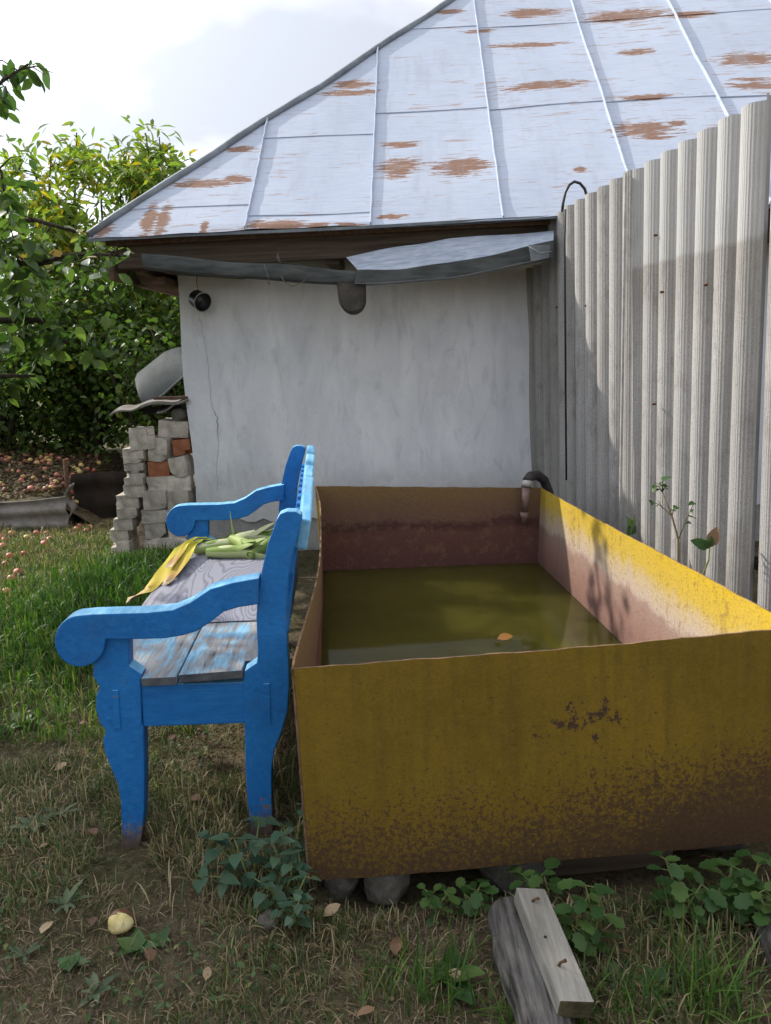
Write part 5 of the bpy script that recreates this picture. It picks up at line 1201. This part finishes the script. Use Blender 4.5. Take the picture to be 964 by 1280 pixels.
# fallen leaves
fl = [(115, 1043, .055, 'curled tan leaf left of the front bench leg'), (68, 962, .045, 'pale dry leaf in the grass at the left'), (12, 1080, .045, 'reddish dry leaf at the left edge'), (495, 1205, .05, 'orange-brown leaf in the grass under the tank'), (52, 1172, .05, 'brown leaf at the lower left'), (163, 1072, .03, 'small tan leaf at the foot of the front bench leg'),
      (118, 1150, .04, 'tan leaf left of the yellow fruit'), (190, 1205, .05, 'long brown leaf right below the yellow fruit'), (625, 1215, .05, 'orange leaf beside the log'), (580, 1232, .035, 'small orange leaf left of the log'), (470, 1278, .04, 'rusty leaf at the bottom edge'), (905, 1100, .06, 'large curled brown leaf on the weeds at the right'),
      (795, 1197, .03, 'small reddish leaf right of the board'), (258, 1232, .035, 'light tan leaf in the lower middle grass'), (405, 1155, .05, 'brown leaf below the tank corner'), (75, 857, .05, 'brown leaf left of the bench'), (270, 875, .04, 'brown leaf below the seat'), (30, 1215, .03, 'tiny brown leaf at the lower left edge'), (868, 1245, .03, 'orange leaf in the right grass'),
      (62, 1063, .03, 'small pinkish leaf beside the grey weed'), (240, 1010, .045, 'dark brown leaf under the bench'), (210, 930, .04, 'dry leaf behind the front bench leg'), (345, 1255, .03, 'small brown leaf at the bottom'), (100, 905, .035, 'dry leaf near the bench foot in the grass')]
for i, (px, py, s_, lb) in enumerate(fl):
    p = gp(px, py); rs = random.Random(i); a = rs.uniform(0, 6.28)
    o = leaf_to(LM['dead'], None, p + Vector((0, 0, .022 if px != 905 else .12)), (math.cos(a), math.sin(a), rs.uniform(-.1, .35)), s_ * 1.1, rs.uniform(-.7, .7), name='fallen_leaf')
    tag(o, lb, 'leaf', 'fallen leaves in the yard')
p = Vector(at_z(630, 800, WZ)); o = leaf_to(leaf_mesh('oval', m_leaf('orange_leaf', [(0, (.45, .17, .03)), (1, (.55, .25, .05))], .2, .5, False)), None, p + Vector((-.03, 0, .008)), (1, .15, .12), .075, .5, name='floating_leaf'); tag(o, 'orange leaf floating on the green water', 'leaf')
o = leaf_to(LM['dead'], None, p + Vector((-.045, -.012, .008)), (.7, -.5, .12), .04, -.3, name='floating_leaf'); tag(o, 'small brown leaf floating beside the orange one', 'leaf')
# half rotten yellow apple
p = gp(150, 1155); ra = empty('rotten_apple', (p.x, p.y, p.z + .022), 0, 'half eaten yellow apple rotting in the foreground grass', 'apple')
mb = MB(); n = 14
def af(a, b):
    th, ph = PI * b, 2 * PI * a; r_ = .034 * (1 + .06 * math.sin(3 * ph + 2) + .05 * math.sin(5 * th + ph)); bite = 1 - .28 * max(0, math.sin(th) * math.cos(ph - 4.2)) ** 3
    return Vector((math.sin(th) * math.cos(ph), math.sin(th) * math.sin(ph), math.cos(th) * .8)) * r_ * bite
mb.grid(af, 18, 10); mb.build('flesh', m_simple('pale_apple_flesh', (.55, .42, .14), (.66, .58, .30), 30, .6, .3, .4, .004), ra)
mb = MB(); mb.grid(lambda a, b: af(a * .45 + .02, .06 + b * .6) * 1.05, 10, 8); mb.build('skin', M['apple_brn'], ra, solid=.001)

# ------------------------------------------------------------------ grass
def inside(x, y):
    bad = (x > -.22 - .055 * (y - 1.75)) & (x < 1.08) & (y > 1.71 + .06 * x) & (y < 4.42)           # tank
    bad |= (y > 5.58 - .061 * (x + 1.46)) & (x > -1.47)                                     # house
    bad |= (x > -2.16) & (x < -1.45) & (y > 5.58) & (y < 6.2)                               # bricks
    for fx, fy in ((-.81, 1.97), (-.41, 2.05)): bad |= (np.abs(x - fx) < .075) & (y > fy - .12) & (y < fy + .07)
    bad |= (x < -2.3) & (y > 6.95)
    return bad
def grass(name, n, area, hfun, mat, label, width=.0035, lean=.7, tintf=None, dens=None):
    x0, x1, y0, y1 = area; x = RNG.uniform(x0, x1, n); y = RNG.uniform(y0, y1, n)
    # clumps
    k = RNG.random(n) < .55; cx = RNG.uniform(x0, x1, max(4, n // 22)); cy = RNG.uniform(y0, y1, len(cx)); ci = RNG.integers(0, len(cx), n)
    x = np.where(k, cx[ci] + RNG.normal(0, .022, n), x); y = np.where(k, cy[ci] + RNG.normal(0, .022, n), y)
    ok = ~inside(x, y) & (np.abs(x) < .62 * y + .35)
    if dens is not None: ok &= RNG.random(n) < dens(x, y)
    x, y = x[ok], y[ok]; n = len(x); h = hfun(x, y) * RNG.uniform(.45, 1.35, n); a = RNG.uniform(0, 2 * PI, n); ln = np.abs(RNG.normal(0, lean, n))
    d = np.stack([np.cos(a), np.sin(a), np.zeros(n)], 1); s = np.stack([-np.sin(a), np.cos(a), np.zeros(n)], 1)
    tw = RNG.uniform(-.9, .9, n); s = s * np.cos(tw)[:, None] + d * np.sin(tw)[:, None]
    b = np.stack([x, y, gh(x, y) - .004], 1); w = width * RNG.uniform(.6, 1.4, n) * (.6 + h / .12)
    hz = h / np.sqrt(1 + ln ** 2)
    p1 = b + d * (ln * hz * .25)[:, None] + np.array([0, 0, 1.]) * (hz * .5)[:, None]
    p2 = b + d * (ln * hz * .65)[:, None] + np.array([0, 0, 1.]) * (hz * .85)[:, None]
    p3 = b + d * (ln * hz * 1.15)[:, None] + np.array([0, 0, 1.]) * (hz * (1 - .12 * np.minimum(ln, 2)))[:, None]
    ww = w[:, None]
    V = np.stack([b - s * ww * .5, b + s * ww * .5, p1 - s * ww * .5, p1 + s * ww * .5, p2 - s * ww * .36, p2 + s * ww * .36, p3], 1)
    F = np.array([(0, 1, 3), (0, 3, 2), (2, 3, 5), (2, 5, 4), (4, 5, 6)])[None] + (np.arange(n) * 7)[:, None, None]
    t = RNG.random(n)
    if tintf is not None: t = np.clip(tintf(x, y, t), 0, 1)
    me = np_mesh(name, V.reshape(-1, 3), F.reshape(-1, 3), mat, np.repeat(t, 7)); return tag(link(name, me), label, 'grass', kind='stuff')
pass
def lushness(x, y):                                           # the long green patch left of the bench
    return np.exp(-(((x + 1.55) / .75) ** 2 + ((y - 4.4) / 1.15) ** 2))
pn = lambda x, y: .5 + .5 * np.sin(2.9 * x + 1.1 * y + .7) * np.sin(2.3 * y - 1.7 * x + 2)
bare = lambda x, y: np.clip(1.25 - 1.1 * (np.sin(4.1 * x + 2.3 * y + 1) * np.sin(3.3 * y - 2.9 * x + .5) > .28) - .35 * (pn(x * 2.3 + 1, y * 2.3) < .3), .12, 1)
grass('lawn_grass', 80000, (-2.4, 1.1, 1.0, 3.3), lambda x, y: .040 + .030 * pn(x, y), M['gr_mix'], 'short trampled half-dry grass of the yard', .0025, 1.2, lambda x, y, t: t * .95 - .10 + .30 * (1 - pn(x * 1.7, y * 1.7)), bare)
grass('dry_litter', 46000, (-2.4, 1.1, 1.0, 3.3), lambda x, y: .038 + .0 * x, M['gr_litter'], 'dry brown grass litter on the ground', .0023, 3.5)
nc = 9000; cx_ = RNG.uniform(-2.2, 1.0, nc); cy_ = RNG.uniform(1.1, 3.6, nc)
okc = (np.sin(5 * cx_ + 1.5 * cy_ + 2) * np.sin(4.3 * cy_ - 2 * cx_ + 1) + RNG.normal(0, .2, nc) > .35) & ~inside(cx_, cy_); cx_, cy_ = cx_[okc], cy_[okc]
tag(leaf_cloud('ground_cover', np.stack([cx_, cy_, gh(cx_, cy_) + RNG.uniform(.006, .03, len(cx_))], 1), .020, 'simple', M['lf_cover'], None, .0, None, up=1.8), 'small round clover-like leaves creeping through the yard grass', 'ground cover', kind='stuff')
nc = 7000; cx_ = RNG.uniform(-2.2, 1.0, nc); cy_ = RNG.uniform(1.1, 3.6, nc); okc = ~inside(cx_, cy_); cx_, cy_ = cx_[okc], cy_[okc]
tag(leaf_cloud('leaf_crumbs', np.stack([cx_, cy_, gh(cx_, cy_) + RNG.uniform(.002, .014, len(cx_))], 1), .013, 'simple', M['lf_litter'], None, .0, None, up=2.0), 'crumbled dead leaf bits strewn over the yard soil', 'litter', kind='stuff')
grass('lush_grass', 60000, (-3.4, -.72, 2.7, 6.4), lambda x, y: .055 + .13 * lushness(x, y), M['gr_green'], 'long fresh green grass between bench and brick pile', .0045, .8, lambda x, y, t: t * .8 + .25 * (1 - lushness(x, y)), lambda x, y: .34 + .66 * lushness(x, y))
grass('back_grass', 12000, (-4.2, -1.4, 5.4, 7.0), lambda x, y: .06 + 0 * x, M['gr_mix'], 'thin dry grass in front of the apple heap', .005, .9, lambda x, y, t: t * .7 + .3)
nh = 9000; hx = RNG.uniform(-5.6, -2.9, nh); hy = RNG.uniform(7.0, 9.6, nh)
hp3 = np.stack([hx, hy, mound_z(hx, hy) + .012], 1)
tag(leaf_cloud('leaf_litter', hp3, .05, 'simple', M['lf_litter'], None, .0, None, up=1.6), 'brown leaf litter and grass scraps over the apple heap', 'litter', kind='stuff')
def tuft(name, c, n, h, label, spread=.04, green=.0, lean=.8):
    c = Vector(c); save = inside
    x = c.x + RNG.normal(0, spread, n); y = c.y + RNG.normal(0, spread, n)
    a = RNG.uniform(0, 2 * PI, n); hh = h * RNG.uniform(.5, 1.2, n); ln = np.abs(RNG.normal(.3, lean, n))
    d = np.stack([np.cos(a), np.sin(a), np.zeros(n)], 1); s = np.stack([-np.sin(a), np.cos(a), np.zeros(n)], 1); b = np.stack([x, y, gh(x, y) - .004], 1)
    hz = hh / np.sqrt(1 + ln ** 2); k = 6; rows = []
    for j in range(k + 1):
        t_ = j / k; p = b + d * (ln * hz * t_ ** 1.8)[:, None] + np.array([0, 0, 1.]) * (hz * (t_ - .35 * np.minimum(ln, 1.6) * t_ ** 2.6 * .6))[:, None]
        wd = (.0045 * (1 - t_ ** 2) + .0004); rows += [p - s * wd * .5, p + s * wd * .5]
    V = np.stack(rows, 1); f = []
    for j in range(k): f += [(2 * j, 2 * j + 1, 2 * j + 3), (2 * j, 2 * j + 3, 2 * j + 2)]
    F = np.array(f)[None] + (np.arange(n) * (2 * k + 2))[:, None, None]
    me = np_mesh(name, V.reshape(-1, 3) - np.array(tuple(c)), F.reshape(-1, 3), M['gr_green'], np.repeat(np.clip(RNG.random(n) * .85 + green, 0, 1), 2 * k + 2))
    return tag(link(name, me, loc=tuple(c)), label, 'grass', kind='stuff')
tuft('grass_tuft', gp(885, 1250), 80, .22, 'tall grass tuft at the lower right', .045)
tuft('grass_tuft', gp(560, 1245), 70, .15, 'grass tuft left of the log', .05)
tuft('grass_tuft', gp(640, 1275), 40, .13, 'grass tuft at the log foot', .03)
tuft('grass_tuft', gp(800, 1270), 45, .14, 'grass tuft right of the board', .05)
tuft('grass_tuft', gp(480, 1240), 45, .10, 'low grass tuft in the lower middle', .05, .1)
tuft('grass_tuft', gp(720, 1280), 30, .10, 'grass blades before the board end', .03)
